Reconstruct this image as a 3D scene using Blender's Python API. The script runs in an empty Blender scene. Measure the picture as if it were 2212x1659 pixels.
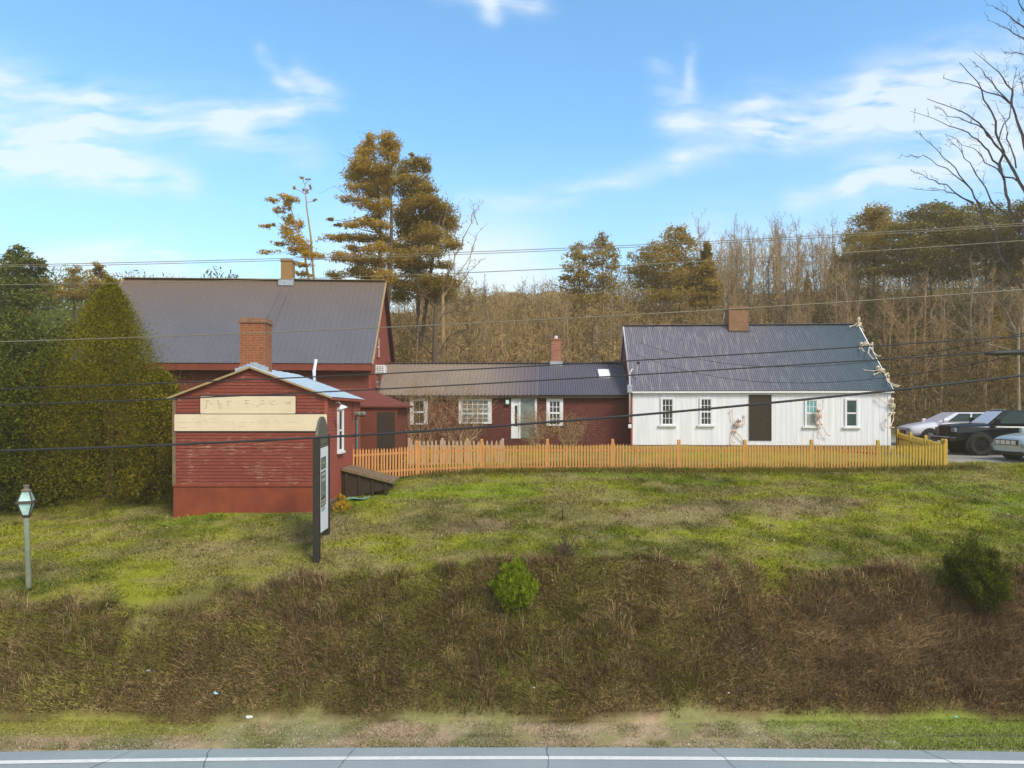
import bpy, math, random
import numpy as np
from mathutils import Vector, Matrix
R = math.radians
random.seed(7); rng = np.random.default_rng(7)
S = bpy.context.scene; COL = S.collection
CZ = 6.4; F = 1534.0; CX = 1106.0; HY = 888.0      # camera height and the measured focal length of the photograph

def P(x, y, Y):
    "world point seen at photo position x,y when it stands Y metres away"
    return Vector(((x-CX)*Y/F, Y, CZ-(y-HY)*Y/F))
def lin(c):
    return tuple(((v/255)/12.92 if v/255 <= .04045 else ((v/255+.055)/1.055)**2.4) for v in c)

# ---------------------------------------------------------------- materials
def new_mat(name):
    m = bpy.data.materials.new(name); m.use_nodes = True
    nt = m.node_tree; b = nt.nodes['Principled BSDF']
    return m, nt, b
def N(nt, t, **kw):
    n = nt.nodes.new(t)
    for k, v in kw.items():
        if k in n.inputs.keys(): n.inputs[k].default_value = v
        else: setattr(n, k, v)
    return n
def coords(nt, kind='Object', scale=(1,1,1)):
    tc = N(nt, 'ShaderNodeTexCoord'); mp = N(nt, 'ShaderNodeMapping')
    mp.inputs['Scale'].default_value = scale
    nt.links.new(tc.outputs[kind], mp.inputs['Vector']); return mp.outputs['Vector']
def noise(nt, vec, scale, detail=4, rough=.6):
    n = N(nt, 'ShaderNodeTexNoise'); n.inputs['Scale'].default_value = scale
    n.inputs['Detail'].default_value = detail; n.inputs['Roughness'].default_value = rough
    nt.links.new(vec, n.inputs['Vector']); return n.outputs['Fac']
def ramp(nt, fac, stops):
    r = N(nt, 'ShaderNodeValToRGB'); e = r.color_ramp.elements
    while len(e) < len(stops): e.new(.5)
    for i, (p, c) in enumerate(stops):
        e[i].position = p; e[i].color = (*c, 1) if len(c) == 3 else c
    nt.links.new(fac, r.inputs['Fac']); return r.outputs['Color']
def mix(nt, fac, a, b, mode='MIX'):
    m = N(nt, 'ShaderNodeMix', data_type='RGBA', blend_type=mode)
    for s, v in ((0, fac), (6, a), (7, b)):
        if hasattr(v, 'is_output') or isinstance(v, bpy.types.NodeSocket): nt.links.new(v, m.inputs[s])
        else: m.inputs[s].default_value = v if s == 0 else (*v, 1)
    return m.outputs[2]
def bump(nt, b, h, strength=.3, dist=.02):
    n = N(nt, 'ShaderNodeBump'); n.inputs['Strength'].default_value = strength; n.inputs['Distance'].default_value = dist
    nt.links.new(h, n.inputs['Height']); nt.links.new(n.outputs['Normal'], b.inputs['Normal'])
def simple(name, c1, c2=None, scale=4, rough=.7, metal=0, bmp=.2, detail=5, stretch=(1,1,1), kind='Object', spec=.5):
    m, nt, b = new_mat(name); c2 = c2 or tuple(v*.7 for v in c1)
    v = coords(nt, kind, stretch); n = noise(nt, v, scale, detail)
    nt.links.new(ramp(nt, n, [(.3, c1), (.7, c2)]), b.inputs['Base Color'])
    b.inputs['Roughness'].default_value = rough; b.inputs['Metallic'].default_value = metal
    b.inputs['Specular IOR Level'].default_value = spec
    if bmp: bump(nt, b, n, bmp)
    return m
def peel_mat(name, c1, c2, bare, amount=.66, low_bias=0, z0=0):
    "painted boards whose paint has worn off in thin horizontal flakes"
    m, nt, b = new_mat(name)
    v = coords(nt, 'Object'); big = noise(nt, v, 1.1, 5)
    base = ramp(nt, big, [(.3, c1), (.7, c2)])
    v2 = coords(nt, 'Object', (1.6, 1.6, 26)); fine = noise(nt, v2, 1.6, 3, .7)
    v3 = coords(nt, 'Object', (1, 1, 1)); patch = noise(nt, v3, 1.3, 2)
    mul = N(nt, 'ShaderNodeMath', operation='MULTIPLY'); nt.links.new(fine, mul.inputs[0])
    add = N(nt, 'ShaderNodeMath', operation='ADD'); nt.links.new(patch, add.inputs[0]); add.inputs[1].default_value = .5
    nt.links.new(add.outputs[0], mul.inputs[1])
    src = mul.outputs[0]
    if low_bias:
        sp = N(nt, 'ShaderNodeSeparateXYZ'); nt.links.new(coords(nt, 'Object'), sp.inputs[0])
        mr = N(nt, 'ShaderNodeMapRange'); mr.inputs['From Min'].default_value = z0+.6; mr.inputs['From Max'].default_value = z0+2.2
        mr.inputs['To Min'].default_value = low_bias; mr.inputs['To Max'].default_value = 0
        nt.links.new(sp.outputs['Z'], mr.inputs['Value'])
        a2 = N(nt, 'ShaderNodeMath', operation='ADD'); nt.links.new(src, a2.inputs[0]); nt.links.new(mr.outputs[0], a2.inputs[1]); src = a2.outputs[0]
    msk = ramp(nt, src, [(amount, (0,0,0)), (amount+.05, (1,1,1))])
    v4 = coords(nt, 'Object', (2, 2, 60)); st = noise(nt, v4, 2, 3)
    base = mix(nt, .5, base, ramp(nt, st, [(.3, tuple(x*.62 for x in c1)), (.7, tuple(x*1.35 for x in c2))]))
    nt.links.new(mix(nt, msk, base, bare), b.inputs['Base Color'])
    b.inputs['Roughness'].default_value = .8; bump(nt, b, st, .15)
    return m
def roof_mat(name, c1, c2, streak, amt=.6, top=None, rough=.5, metal=.0):
    m, nt, b = new_mat(name)
    v = coords(nt, 'UV'); big = noise(nt, v, .35, 4)
    base = ramp(nt, big, [(.35, c1), (.65, c2)])
    v2 = coords(nt, 'UV', (9, .9, 1)); st = noise(nt, v2, 1.0, 5, .7)
    base = mix(nt, ramp(nt, st, [(amt, (0,0,0)), (amt+.14, (1,1,1))]), base, streak)
    v3 = coords(nt, 'UV', (22, 5, 1)); fl = noise(nt, v3, 1.0, 2, .5)
    base = mix(nt, ramp(nt, fl, [(.68, (0,0,0)), (.74, (.6,.6,.6))]), base, tuple(min(1, x*1.5) for x in streak))
    if top:
        sp = N(nt, 'ShaderNodeSeparateXYZ'); nt.links.new(coords(nt, 'UV'), sp.inputs[0])
        mr = N(nt, 'ShaderNodeMapRange'); mr.inputs['From Min'].default_value = top[1]; mr.inputs['From Max'].default_value = top[2]
        nt.links.new(sp.outputs[top[3]], mr.inputs['Value'])
        base = mix(nt, mr.outputs[0], base, top[0])
    nt.links.new(base, b.inputs['Base Color'])
    b.inputs['Roughness'].default_value = rough; b.inputs['Metallic'].default_value = metal
    return m
def brick_mat(name, c1, c2, mortar, scale=1.0):
    m, nt, b = new_mat(name)
    tc = N(nt, 'ShaderNodeTexCoord'); sp = N(nt, 'ShaderNodeSeparateXYZ'); nt.links.new(tc.outputs['Object'], sp.inputs[0])
    ad = N(nt, 'ShaderNodeMath', operation='ADD'); nt.links.new(sp.outputs['X'], ad.inputs[0]); nt.links.new(sp.outputs['Y'], ad.inputs[1])
    cb = N(nt, 'ShaderNodeCombineXYZ'); nt.links.new(ad.outputs[0], cb.inputs['X']); nt.links.new(sp.outputs['Z'], cb.inputs['Y'])
    t = N(nt, 'ShaderNodeTexBrick'); nt.links.new(cb.outputs[0], t.inputs['Vector'])
    t.inputs['Color1'].default_value = (*c1, 1); t.inputs['Color2'].default_value = (*c2, 1); t.inputs['Mortar'].default_value = (*mortar, 1)
    t.inputs['Scale'].default_value = scale; t.inputs['Brick Width'].default_value = .21; t.inputs['Row Height'].default_value = .075
    t.inputs['Mortar Size'].default_value = .011; t.inputs['Bias'].default_value = 0
    n = noise(nt, tc.outputs['Object'], 9, 3)
    c = mix(nt, .45, t.outputs['Color'], ramp(nt, n, [(.3, tuple(x*.5 for x in c1)), (.7, tuple(min(1, x*1.5) for x in c2))]))
    nt.links.new(c, b.inputs['Base Color']); b.inputs['Roughness'].default_value = .9
    bump(nt, b, t.outputs['Fac'], -.5, .01); return m
def leaf_mat(name, stops, rough=.8, trans=.25):
    "colour runs along each leaf's own tone value"
    m, nt, b = new_mat(name)
    a = N(nt, 'ShaderNodeAttribute', attribute_name='tone')
    c = ramp(nt, a.outputs['Fac'], stops)
    d = N(nt, 'ShaderNodeBsdfDiffuse')
    if not trans:
        nt.links.new(c, d.inputs['Color']); nt.links.new(d.outputs[0], nt.nodes['Material Output'].inputs['Surface']); nt.nodes.remove(b); return m
    t = N(nt, 'ShaderNodeBsdfTranslucent'); mx = N(nt, 'ShaderNodeMixShader')
    nt.links.new(c, d.inputs['Color']); nt.links.new(c, t.inputs['Color']); mx.inputs[0].default_value = trans
    nt.links.new(d.outputs[0], mx.inputs[1]); nt.links.new(t.outputs[0], mx.inputs[2])
    nt.links.new(mx.outputs[0], nt.nodes['Material Output'].inputs['Surface']); nt.nodes.remove(b)
    return m
def col_mat(name, extra=.35, scale=9, bmp=.5):
    "ground colour stored per vertex (grass, dirt, gravel zones) broken up by fine noise"
    m, nt, b = new_mat(name)
    a = N(nt, 'ShaderNodeAttribute', attribute_name='ground_colour')
    v = coords(nt, 'Object'); n = noise(nt, v, scale, 6, .75)
    c = mix(nt, extra, a.outputs['Color'], ramp(nt, n, [(.3, (.45,.4,.35)), (.7, (1.7,1.7,1.6))]), 'MULTIPLY')
    nt.links.new(c, b.inputs['Base Color']); b.inputs['Roughness'].default_value = .95; b.inputs['Specular IOR Level'].default_value = .1
    bump(nt, b, n, bmp, .05); return m
def blade_mat(name):
    m, nt, b = new_mat(name)
    a = N(nt, 'ShaderNodeAttribute', attribute_name='ground_colour')
    d = N(nt, 'ShaderNodeBsdfDiffuse'); nt.links.new(a.outputs['Color'], d.inputs['Color'])
    nt.links.new(d.outputs[0], nt.nodes['Material Output'].inputs['Surface']); nt.nodes.remove(b); return m
def glass_mat(name, c, rough=.08, spec=.5):
    m, nt, b = new_mat(name)
    v = coords(nt, 'Object'); n = noise(nt, v, 3.0, 3)
    nt.links.new(ramp(nt, n, [(.35, c), (.65, tuple(x*1.9 for x in c))]), b.inputs['Base Color'])
    b.inputs['Roughness'].default_value = rough; b.inputs['Specular IOR Level'].default_value = spec; return m

M = {}
M['red_front'] = peel_mat('red_front', (.155,.028,.019), (.225,.045,.024), (.36,.22,.13), .63, .05, .2)
M['red_side_lit'] = peel_mat('red_side_lit', (.27,.055,.034), (.33,.075,.044), (.34,.13,.09), .80)  # lighter red than the fronts: side walls' sunlight put into the paint colour
M['red_house'] = peel_mat('red_house', (.135,.028,.016), (.18,.045,.024), (.22,.12,.06), .78)
M['red_wing'] = peel_mat('red_wing', (.085,.014,.013), (.11,.020,.015), (.16,.06,.04), .82)
M['red_trim'] = simple('red_trim', (.23,.048,.022), (.17,.036,.02), 3)
M['red_skirt'] = simple('red_skirt', (.17,.030,.013), (.27,.055,.016), 2.2, bmp=.1)
M['tan_edge'] = simple('tan_edge', (.42,.30,.14), (.3,.2,.1), 6)
M['white_paint'] = simple('white_paint', (.76,.77,.80), (.68,.69,.73), 1.2, .55, bmp=.05)
M['white_trim'] = simple('white_trim', (.80,.80,.82), (.70,.70,.73), 4, .5, bmp=.05)
M['white_board'] = simple('white_board', (.82,.82,.87), (.66,.67,.71), .9, .6, bmp=.12, stretch=(6,6,.5))
M['cream_board'] = simple('cream_board', (.74,.63,.44), (.66,.54,.36), 1.6, .7, bmp=.1)
M['ghost_letter'] = simple('ghost_letter', (.20,.16,.12), (.42,.34,.22), 12, .8)
M['dark_trim'] = simple('dark_trim', (.03,.022,.03), (.05,.03,.03), 5)
M['roof_slate'] = roof_mat('roof_slate', (.102,.104,.122), (.124,.122,.138), (.12,.105,.11), .66, rough=.6, top=((.15,.105,.075), 2.4, 6.4, 'Y'))
M['roof_rust'] = roof_mat('roof_rust', (.125,.125,.16), (.165,.15,.18), (.27,.235,.245), .50, rough=.5, top=((.05,.092,.112), 4.5, 11.5, 'X'))
M['roof_tan'] = roof_mat('roof_tan', (.30,.235,.17), (.26,.205,.165), (.36,.29,.22), .60, rough=.5, top=((.15,.12,.13), 5.0, 7.6, 'X'))
M['roof_blue'] = roof_mat('roof_blue', (.095,.09,.115), (.12,.11,.13), (.36,.31,.28), .665, rough=.5)
M['roof_white'] = roof_mat('roof_white', (.40,.52,.60), (.47,.58,.66), (.55,.62,.66), .6, rough=.4)
M['brick_red'] = brick_mat('brick_red', (.20,.060,.028), (.26,.085,.035), (.33,.19,.09))
M['brick_small'] = brick_mat('brick_small', (.24,.075,.05), (.28,.10,.06), (.42,.30,.2))
M['brick_tan'] = brick_mat('brick_tan', (.22,.115,.06), (.26,.14,.075), (.2,.12,.07))
M['brick_ochre'] = simple('brick_ochre', (.33,.19,.07), (.25,.14,.05), 7, .9, stretch=(1,1,4))
M['cement'] = simple('cement', (.20,.17,.12), (.12,.10,.07), 6, .9)
M['stone'] = simple('stone', (.20,.15,.10), (.10,.08,.055), 4, .9, bmp=.8)
M['flashing'] = simple('flashing', (.42,.47,.52), (.30,.33,.36), 8, .4, metal=.3)
M['glass_dark'] = glass_mat('glass_dark', (.012,.018,.012))
M['glass_green'] = glass_mat('glass_green', (.012,.035,.028))
M['glass_teal'] = glass_mat('glass_teal', (.10,.24,.24))
M['glass_grey'] = glass_mat('glass_grey', (.10,.13,.12))
M['screen_grey'] = simple('screen_grey', (.34,.37,.35), (.26,.29,.28), 5, .7)
M['door_dark'] = simple('door_dark', (.035,.022,.010), (.024,.016,.010), 5, .8, stretch=(6,6,1))
M['fence_wood'] = simple('fence_wood', (.66,.30,.085), (.46,.22,.075), 3.0, .8, stretch=(8,8,.6))
M['fence_mid'] = simple('fence_mid', (.61,.315,.070), (.44,.235,.06), 3.0, .8, stretch=(8,8,.6))
M['fence_olive'] = simple('fence_olive', (.54,.36,.045), (.40,.27,.04), 3.0, .8, stretch=(3,3,1))
M['fence_grey'] = simple('fence_grey', (.42,.36,.28), (.45,.25,.10), 5.0, .8, stretch=(3,3,1))
M['old_wood'] = simple('old_wood', (.22,.155,.085), (.13,.09,.05), 5, .9)
M['dark_wood'] = simple('dark_wood', (.045,.03,.017), (.03,.02,.012), 5, .9)
M['sign_black'] = simple('sign_black', (.016,.013,.011), (.028,.022,.016), 6, .6)
M['sign_olive'] = simple('sign_olive', (.14,.13,.10), (.10,.09,.07), 6, .7)
M['sign_white'] = simple('sign_white', (.82,.84,.88), (.76,.78,.82), 2, .5, bmp=0)
M['print_green'] = simple('print_green', (.07,.15,.11), (.16,.19,.11), 14, .6, bmp=0)
M['print_dark'] = simple('print_dark', (.03,.045,.035), (.05,.06,.05), 9, .6, bmp=0)
M['print_pale'] = simple('print_pale', (.45,.42,.28), (.3,.36,.3), 12, .6, bmp=0)
M['bone'] = simple('bone', (.74,.66,.50), (.62,.50,.36), 14, .6)
M['bone_pink'] = simple('bone_pink', (.70,.56,.46), (.64,.46,.36), 14, .6)
M['socket'] = simple('socket', (.05,.04,.03))
M['cable'] = simple('cable', (.016,.017,.020), (.03,.03,.032), 9, .7, stretch=(.3,1,1))
M['cable_pale'] = simple('cable_pale', (.24,.20,.13), (.17,.15,.10), 3, .5)
M['lamp_metal'] = simple('lamp_metal', (.03,.05,.035), (.09,.055,.035), 9, .6)
M['lamp_glass'] = glass_mat('lamp_glass', (.30,.46,.42), .15)
M['lamp_post'] = simple('lamp_post', (.25,.24,.16), (.11,.18,.13), 5, .8, stretch=(1,1,1.4))
M['tarp'] = simple('tarp', (.10,.42,.38), (.3,.5,.45), 6, .5)
M['litter_white'] = simple('litter_white', (.8,.8,.82), (.6,.6,.6), 9, .6)
M['litter_blue'] = simple('litter_blue', (.12,.45,.62), (.5,.7,.8), 9, .5)
M['paint_white_car'] = simple('paint_white_car', (.66,.67,.74), (.62,.63,.70), 1, .15, bmp=0)
M['paint_black_car'] = simple('paint_black_car', (.006,.009,.012), (.009,.013,.015), 1, .1, bmp=0)
M['paint_silver_car'] = simple('paint_silver_car', (.50,.58,.60), (.42,.50,.52), 1, .12, metal=.25, bmp=0)
M['car_glass'] = simple('car_glass', (.01,.03,.03), (.012,.04,.035), 1, .04, bmp=0)
M['windscreen'] = simple('windscreen', (.62,.62,.68), (.55,.56,.62), .8, .08, bmp=0)  # pale colour stands for the sky reflected in the glass
M['rubber'] = simple('rubber', (.012,.012,.012), (.02,.018,.016), 9, .9)
M['rim_dark'] = simple('rim_dark', (.02,.02,.022), (.03,.03,.03), 9, .4, metal=.5)
M['rim_silver'] = simple('rim_silver', (.35,.36,.38), (.25,.25,.27), 9, .35, metal=.7)
M['chrome'] = simple('chrome', (.8,.8,.83), (.7,.7,.72), 5, .25, metal=.2, bmp=0)
M['lens'] = glass_mat('lens', (.14,.18,.2), .1)
M['bark'] = simple('bark', (.13,.095,.06), (.075,.055,.035), 6, .95, stretch=(1,1,.3))
M['bark_purple'] = simple('bark_purple', (.085,.060,.062), (.05,.038,.042), 3, .9)
M['bark_tan'] = simple('bark_tan', (.42,.275,.14), (.28,.18,.09), 3, .9)
M['bark_pale'] = simple('bark_pale', (.34,.28,.19), (.22,.17,.11), 3, .9)
M['pine_glow_gold'] = leaf_mat('pine_glow_gold', [(0, (.28,.185,.030)), (.5, (.50,.335,.055)), (1, (.80,.52,.10))], trans=.55)  # brighter than real needles: the golden sunset glow is put into the colour
M['pine_dull'] = leaf_mat('pine_dull', [(0, (.20,.145,.032)), (.5, (.38,.265,.055)), (1, (.60,.42,.10))], trans=.5)  # duller needles with a weaker share of the same painted glow
M['pine_green'] = leaf_mat('pine_green', [(0, (.035,.050,.012)), (.5, (.11,.135,.028)), (1, (.25,.26,.05))])
M['cedar'] = leaf_mat('cedar', [(0, (.045,.040,.004)), (.45, (.155,.145,.012)), (1, (.38,.33,.025))])
M['gravel_stone'] = leaf_mat('gravel_stone', [(0, (.12,.10,.08)), (.5, (.32,.26,.19)), (1, (.60,.54,.46))], trans=0)
M['litter_leaf'] = leaf_mat('litter_leaf', [(0, (.05,.036,.014)), (.5, (.13,.092,.035)), (.9, (.24,.17,.075)), (1, (.5,.38,.22))], trans=0)
M['pine_olive'] = leaf_mat('pine_olive', [(0, (.085,.072,.020)), (.5, (.19,.16,.045)), (1, (.36,.28,.08))])
M['yellow_leaf'] = leaf_mat('yellow_leaf', [(0, (.30,.19,.018)), (.5, (.58,.37,.03)), (1, (.80,.52,.05))], trans=.5)
M['shrub_green'] = leaf_mat('shrub_green', [(0, (.05,.075,.005)), (.5, (.17,.23,.012)), (1, (.33,.40,.03))])
M['bush_dark'] = leaf_mat('bush_dark', [(0, (.024,.030,.004)), (.5, (.075,.092,.010)), (1, (.20,.20,.02))])
M['twig_brown'] = leaf_mat('twig_brown', [(0, (.17,.125,.050)), (.35, (.24,.175,.070)), (.6, (.33,.22,.095)), (1, (.42,.29,.14))], trans=.0)  # brown lightened towards gold: the low sun's glow put into the colour
M['twig_dark'] = leaf_mat('twig_dark', [(0, (.075,.062,.028)), (.35, (.115,.095,.038)), (.6, (.165,.115,.052)), (1, (.23,.165,.085))], trans=.0)
M['far_wood'] = leaf_mat('far_wood', [(0, (.24,.155,.055)), (.5, (.33,.215,.08)), (1, (.42,.28,.12))], trans=.0)
M['ground'] = col_mat('ground'); M['blade'] = blade_mat('blade')
# asphalt
m, nt, b = new_mat('asphalt'); v = coords(nt); n1 = noise(nt, v, 30, 4, .8); n2 = noise(nt, v, .6, 3)
c = mix(nt, .5, ramp(nt, n1, [(.3, (.17,.215,.225)), (.7, (.38,.44,.45))]), ramp(nt, n2, [(.3, (.23,.28,.295)), (.7, (.33,.375,.38))]))
nt.links.new(c, b.inputs['Base Color']); b.inputs['Roughness'].default_value = .85; bump(nt, b, n1, .4, .01); M['asphalt'] = m
M['road_paint'] = simple('road_paint', (.80,.80,.78), (.66,.67,.66), 7, .7)
M['crack'] = simple('crack', (.07,.09,.10))

# ---------------------------------------------------------------- mesh builders
class MB:
    def __init__(s): s.v = []; s.f = []; s.uv = None
    def add(s, vs, fs):
        o = len(s.v); s.v += [tuple(v) for v in vs]; s.f += [tuple(i+o for i in f) for f in fs]; return s
    def box(s, x0, x1, y0, y1, z0, z1):
        return s.add([(x0,y0,z0),(x1,y0,z0),(x1,y1,z0),(x0,y1,z0),(x0,y0,z1),(x1,y0,z1),(x1,y1,z1),(x0,y1,z1)],
                     [(0,3,2,1),(4,5,6,7),(0,1,5,4),(1,2,6,5),(2,3,7,6),(3,0,4,7)])
    def bar(s, a, b, w, h, up=Vector((0,0,1))):
        a = Vector(a); b = Vector(b); d = (b-a).normalized(); sd = d.cross(up)
        if sd.length < 1e-4: sd = Vector((1,0,0))
        sd.normalize(); u = sd.cross(d).normalized()
        vs = [p+sd*i*w/2+u*j*h/2 for p in (a, b) for i, j in ((-1,-1),(1,-1),(1,1),(-1,1))]
        return s.add(vs, [(3,2,1,0),(4,5,6,7),(0,1,5,4),(1,2,6,5),(2,3,7,6),(3,0,4,7)])
    def prism(s, poly, d):
        "flat polygon pushed along d"
        n = len(poly); d = Vector(d); a = [Vector(p) for p in poly]
        return s.add(a+[p+d for p in a], [tuple(range(n))[::-1], tuple(range(n, 2*n))]+[(i, (i+1) % n, n+(i+1) % n, n+i) for i in range(n)])
    def tube(s, pts, rad, n=8, cap=True):
        pts = [Vector(p) for p in pts]; o = len(s.v); rr = rad if hasattr(rad, '__len__') else [rad]*len(pts)
        for i, p in enumerate(pts):
            d = (pts[min(i+1, len(pts)-1)]-pts[max(i-1, 0)]).normalized()
            a = d.cross(Vector((0,0,1)));
            if a.length < .05: a = d.cross(Vector((0,1,0)))
            a.normalize(); b2 = d.cross(a)
            s.v += [tuple(p+(a*math.cos(t)+b2*math.sin(t))*rr[i]) for t in [2*math.pi*k/n for k in range(n)]]
        for i in range(len(pts)-1):
            for k in range(n):
                s.f.append((o+i*n+k, o+i*n+(k+1) % n, o+(i+1)*n+(k+1) % n, o+(i+1)*n+k))
        if cap: s.f += [tuple(range(o, o+n))[::-1], tuple(range(o+(len(pts)-1)*n, o+len(pts)*n))]
        return s
    def ball(s, c, r, n=10, m=7):
        r = r if hasattr(r, '__len__') else (r, r, r); o = len(s.v); c = Vector(c)
        for i in range(m+1):
            t = math.pi*i/m
            for k in range(n):
                p = 2*math.pi*k/n; s.v.append((c.x+r[0]*math.sin(t)*math.cos(p), c.y+r[1]*math.sin(t)*math.sin(p), c.z+r[2]*math.cos(t)))
        for i in range(m):
            for k in range(n): s.f.append((o+i*n+k, o+(i+1)*n+k, o+(i+1)*n+(k+1) % n, o+i*n+(k+1) % n))
        return s
    def build(s, name, mat, parent=None, smooth=False, bevel=0, label=None, subsurf=0):
        me = bpy.data.meshes.new(name); me.from_pydata(s.v, [], s.f); me.update()
        if s.uv:
            ul = me.uv_layers.new(name='UVMap')
            for l in me.loops: ul.data[l.index].uv = s.uv[l.vertex_index]
        if isinstance(mat, str): mat = M[mat]
        me.materials.append(mat)
        if smooth: me.polygons.foreach_set('use_smooth', [True]*len(me.polygons))
        o = bpy.data.objects.new(name, me); COL.objects.link(o)
        if parent: o.parent = parent
        if bevel:
            b = o.modifiers.new('bevel', 'BEVEL'); b.width = bevel; b.segments = 2; b.limit_method = 'ANGLE'
        if subsurf:
            b = o.modifiers.new('subsurf', 'SUBSURF'); b.levels = b.render_levels = subsurf
        if label: o['label'] = label
        return o
def tag(o, label=None, cat=None, group=None, kind=None):
    for k, v in (('label', label), ('category', cat), ('group', group), ('kind', kind)):
        if v: o[k] = v
    return o
def thing(name, label, cat, loc=(0,0,0), rz=0, group=None):
    o = bpy.data.objects.new(name, None); COL.objects.link(o); o.location = loc; o.rotation_euler = (0,0,rz); o.empty_display_size = .3
    return tag(o, label, cat, group)
def np_mesh(name, verts, k, mat, parent=None, tone=None, colour=None):
    "verts (n*k,3): n separate k-sided faces, with a tone or colour per face"
    verts = np.ascontiguousarray(verts, dtype=np.float32); nv = len(verts); nf = nv//k
    me = bpy.data.meshes.new(name); me.vertices.add(nv); me.vertices.foreach_set('co', verts.ravel())
    me.loops.add(nv); me.loops.foreach_set('vertex_index', np.arange(nv, dtype=np.int32))
    me.polygons.add(nf); me.polygons.foreach_set('loop_start', np.arange(0, nv, k, dtype=np.int32))
    try: me.polygons.foreach_set('loop_total', np.full(nf, k, dtype=np.int32))
    except Exception: pass
    if tone is not None:
        a = me.attributes.new('tone', 'FLOAT', 'FACE'); a.data.foreach_set('value', np.ascontiguousarray(tone, dtype=np.float32))
    if colour is not None:
        a = me.attributes.new('ground_colour', 'FLOAT_COLOR', 'FACE')
        a.data.foreach_set('color', np.c_[colour, np.ones(nf)].astype(np.float32).ravel())
    me.materials.append(M[mat] if isinstance(mat, str) else mat); me.update(); me.validate()
    o = bpy.data.objects.new(name, me); COL.objects.link(o)
    if parent: o.parent = parent
    return o
def diamonds(c, s, aspect=.45, flat=0):
    "one small leaf (four corners) at each centre"
    n = len(c); a = rng.normal(size=(n,3)); a[:,2] *= (1-flat); a /= np.linalg.norm(a, axis=1)[:,None]
    b = np.cross(a, rng.normal(size=(n,3))); b /= np.linalg.norm(b, axis=1)[:,None]
    s = np.asarray(s).reshape(-1,1)*np.ones((n,1))
    return np.stack([c-a*s, c-b*s*aspect, c+a*s, c+b*s*aspect], axis=1).reshape(-1,3)
def clump_points(cs, rs, per, shell=.55):
    "points through ellipsoids, denser near the skin and broken into sub-tufts"
    out = []; tn = []
    for c, r, k in zip(cs, rs, per):
        m = max(3, k//22); sub = rng.normal(size=(m,3)); sub /= np.linalg.norm(sub, axis=1)[:,None]
        sub *= (rng.random((m,1))**.45)
        idx = rng.integers(0, m, k); p = sub[idx]+rng.normal(size=(k,3))*.23
        t = rng.random(m)*.55; up = sub[idx][:,2]*.18
        out.append(np.array(c)+p*np.array(r)); tn.append(np.clip(t[idx]+up+rng.random(k)*.45, 0, 1))
    return np.concatenate(out), np.concatenate(tn)
def segs_np(segs, n=3):
    "tapered twigs as separate little tubes, returned as quads"
    a = np.array([s[0] for s in segs]); b = np.array([s[1] for s in segs]); r0 = np.array([s[2] for s in segs]); r1 = np.array([s[3] for s in segs])
    d = b-a; L = np.linalg.norm(d, axis=1)[:,None]+1e-9; d = d/L
    ref = np.tile([.31,.17,.93], (len(a),1)); u = np.cross(d, ref); u /= np.linalg.norm(u, axis=1)[:,None]+1e-9; w = np.cross(d, u)
    q = []
    for k in range(n):
        t0 = 2*math.pi*k/n; t1 = 2*math.pi*(k+1)/n
        e0 = u*math.cos(t0)+w*math.sin(t0); e1 = u*math.cos(t1)+w*math.sin(t1)
        q.append(np.stack([a+e0*r0[:,None], a+e1*r0[:,None], b+e1*r1[:,None], b+e0*r1[:,None]], axis=1))
    return np.concatenate(q).reshape(-1,3)
# ---------------------------------------------------------------- terrain
_lat = rng.random((256,256))
def vnoise(x, y, s):
    x = np.asarray(x)/s+77.3; y = np.asarray(y)/s+41.7
    xi = np.floor(x).astype(int); yi = np.floor(y).astype(int); fx = x-xi; fy = y-yi
    fx = fx*fx*(3-2*fx); fy = fy*fy*(3-2*fy)
    g = lambda i, j: _lat[i % 256, j % 256]
    return (g(xi,yi)*(1-fx)+g(xi+1,yi)*fx)*(1-fy)+(g(xi,yi+1)*(1-fx)+g(xi+1,yi+1)*fx)*fy
def fbm(x, y, s, o=4):
    t = 0; a = 1; w = 0
    for i in range(o): t = t+a*vnoise(x+i*13.1, y+i*7.7, s/2**i); w += a; a *= .55
    return t/w
XS = [-60,-24,-14,-9,-5.5,-2.2,0,2.6,6.4,12,16,20,60]
ROWS = [(-400,[0]*13),(13.9,[0.0]*13),(14.5,[.10]*13),
 (15.6,[1.85,1.85,1.9,1.95,1.85,1.6,1.55,1.65,1.5,1.45,1.45,1.45,1.4]),
 (16.6,[2.35,2.35,2.38,2.36,2.42,2.62,2.78,2.92,2.72,2.52,2.55,2.6,2.6]),
 (21,[2.2,2.4,2.75,3.35,3.42,3.55,3.62,3.66,3.64,3.6,3.6,3.6,3.6]),
 (25.6,[3.0,3.1,3.4,3.9,4.0,4.12,4.18,4.2,4.2,4.2,4.33,4.38,4.4]),
 (27.5,[3.2,3.3,3.6,4.1,4.3,4.4,4.42,4.45,4.45,4.45,4.48,4.5,4.5]),
 (31,[3.6,3.7,4.0,4.4,4.7,4.8,4.8,4.82,4.84,4.84,4.5,4.5,4.5]),
 (38,[4.4,4.5,4.7,5,5,5,5,5,5,5,4.8,4.8,4.9]),
 (46,[6.5,6.5,6.2,6.2,6.2,6.2,6.2,6.2,6.2,6.2,6.0,6.0,6.2]),
 (62,[11,11,10,10,10,10,10,10,10,10,10,10.5,11]),
 (80,[17,17,16,15,14.5,14,14,14,14.5,15,16,16.5,18]),
 (94,[20,20,19,17,16,15,15,15.5,17,18,19,20,21.5]),
 (120,[18,18,16,14,12,11,11,12,13,14,16,17,18]),
 (600,[5]*13)]
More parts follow.
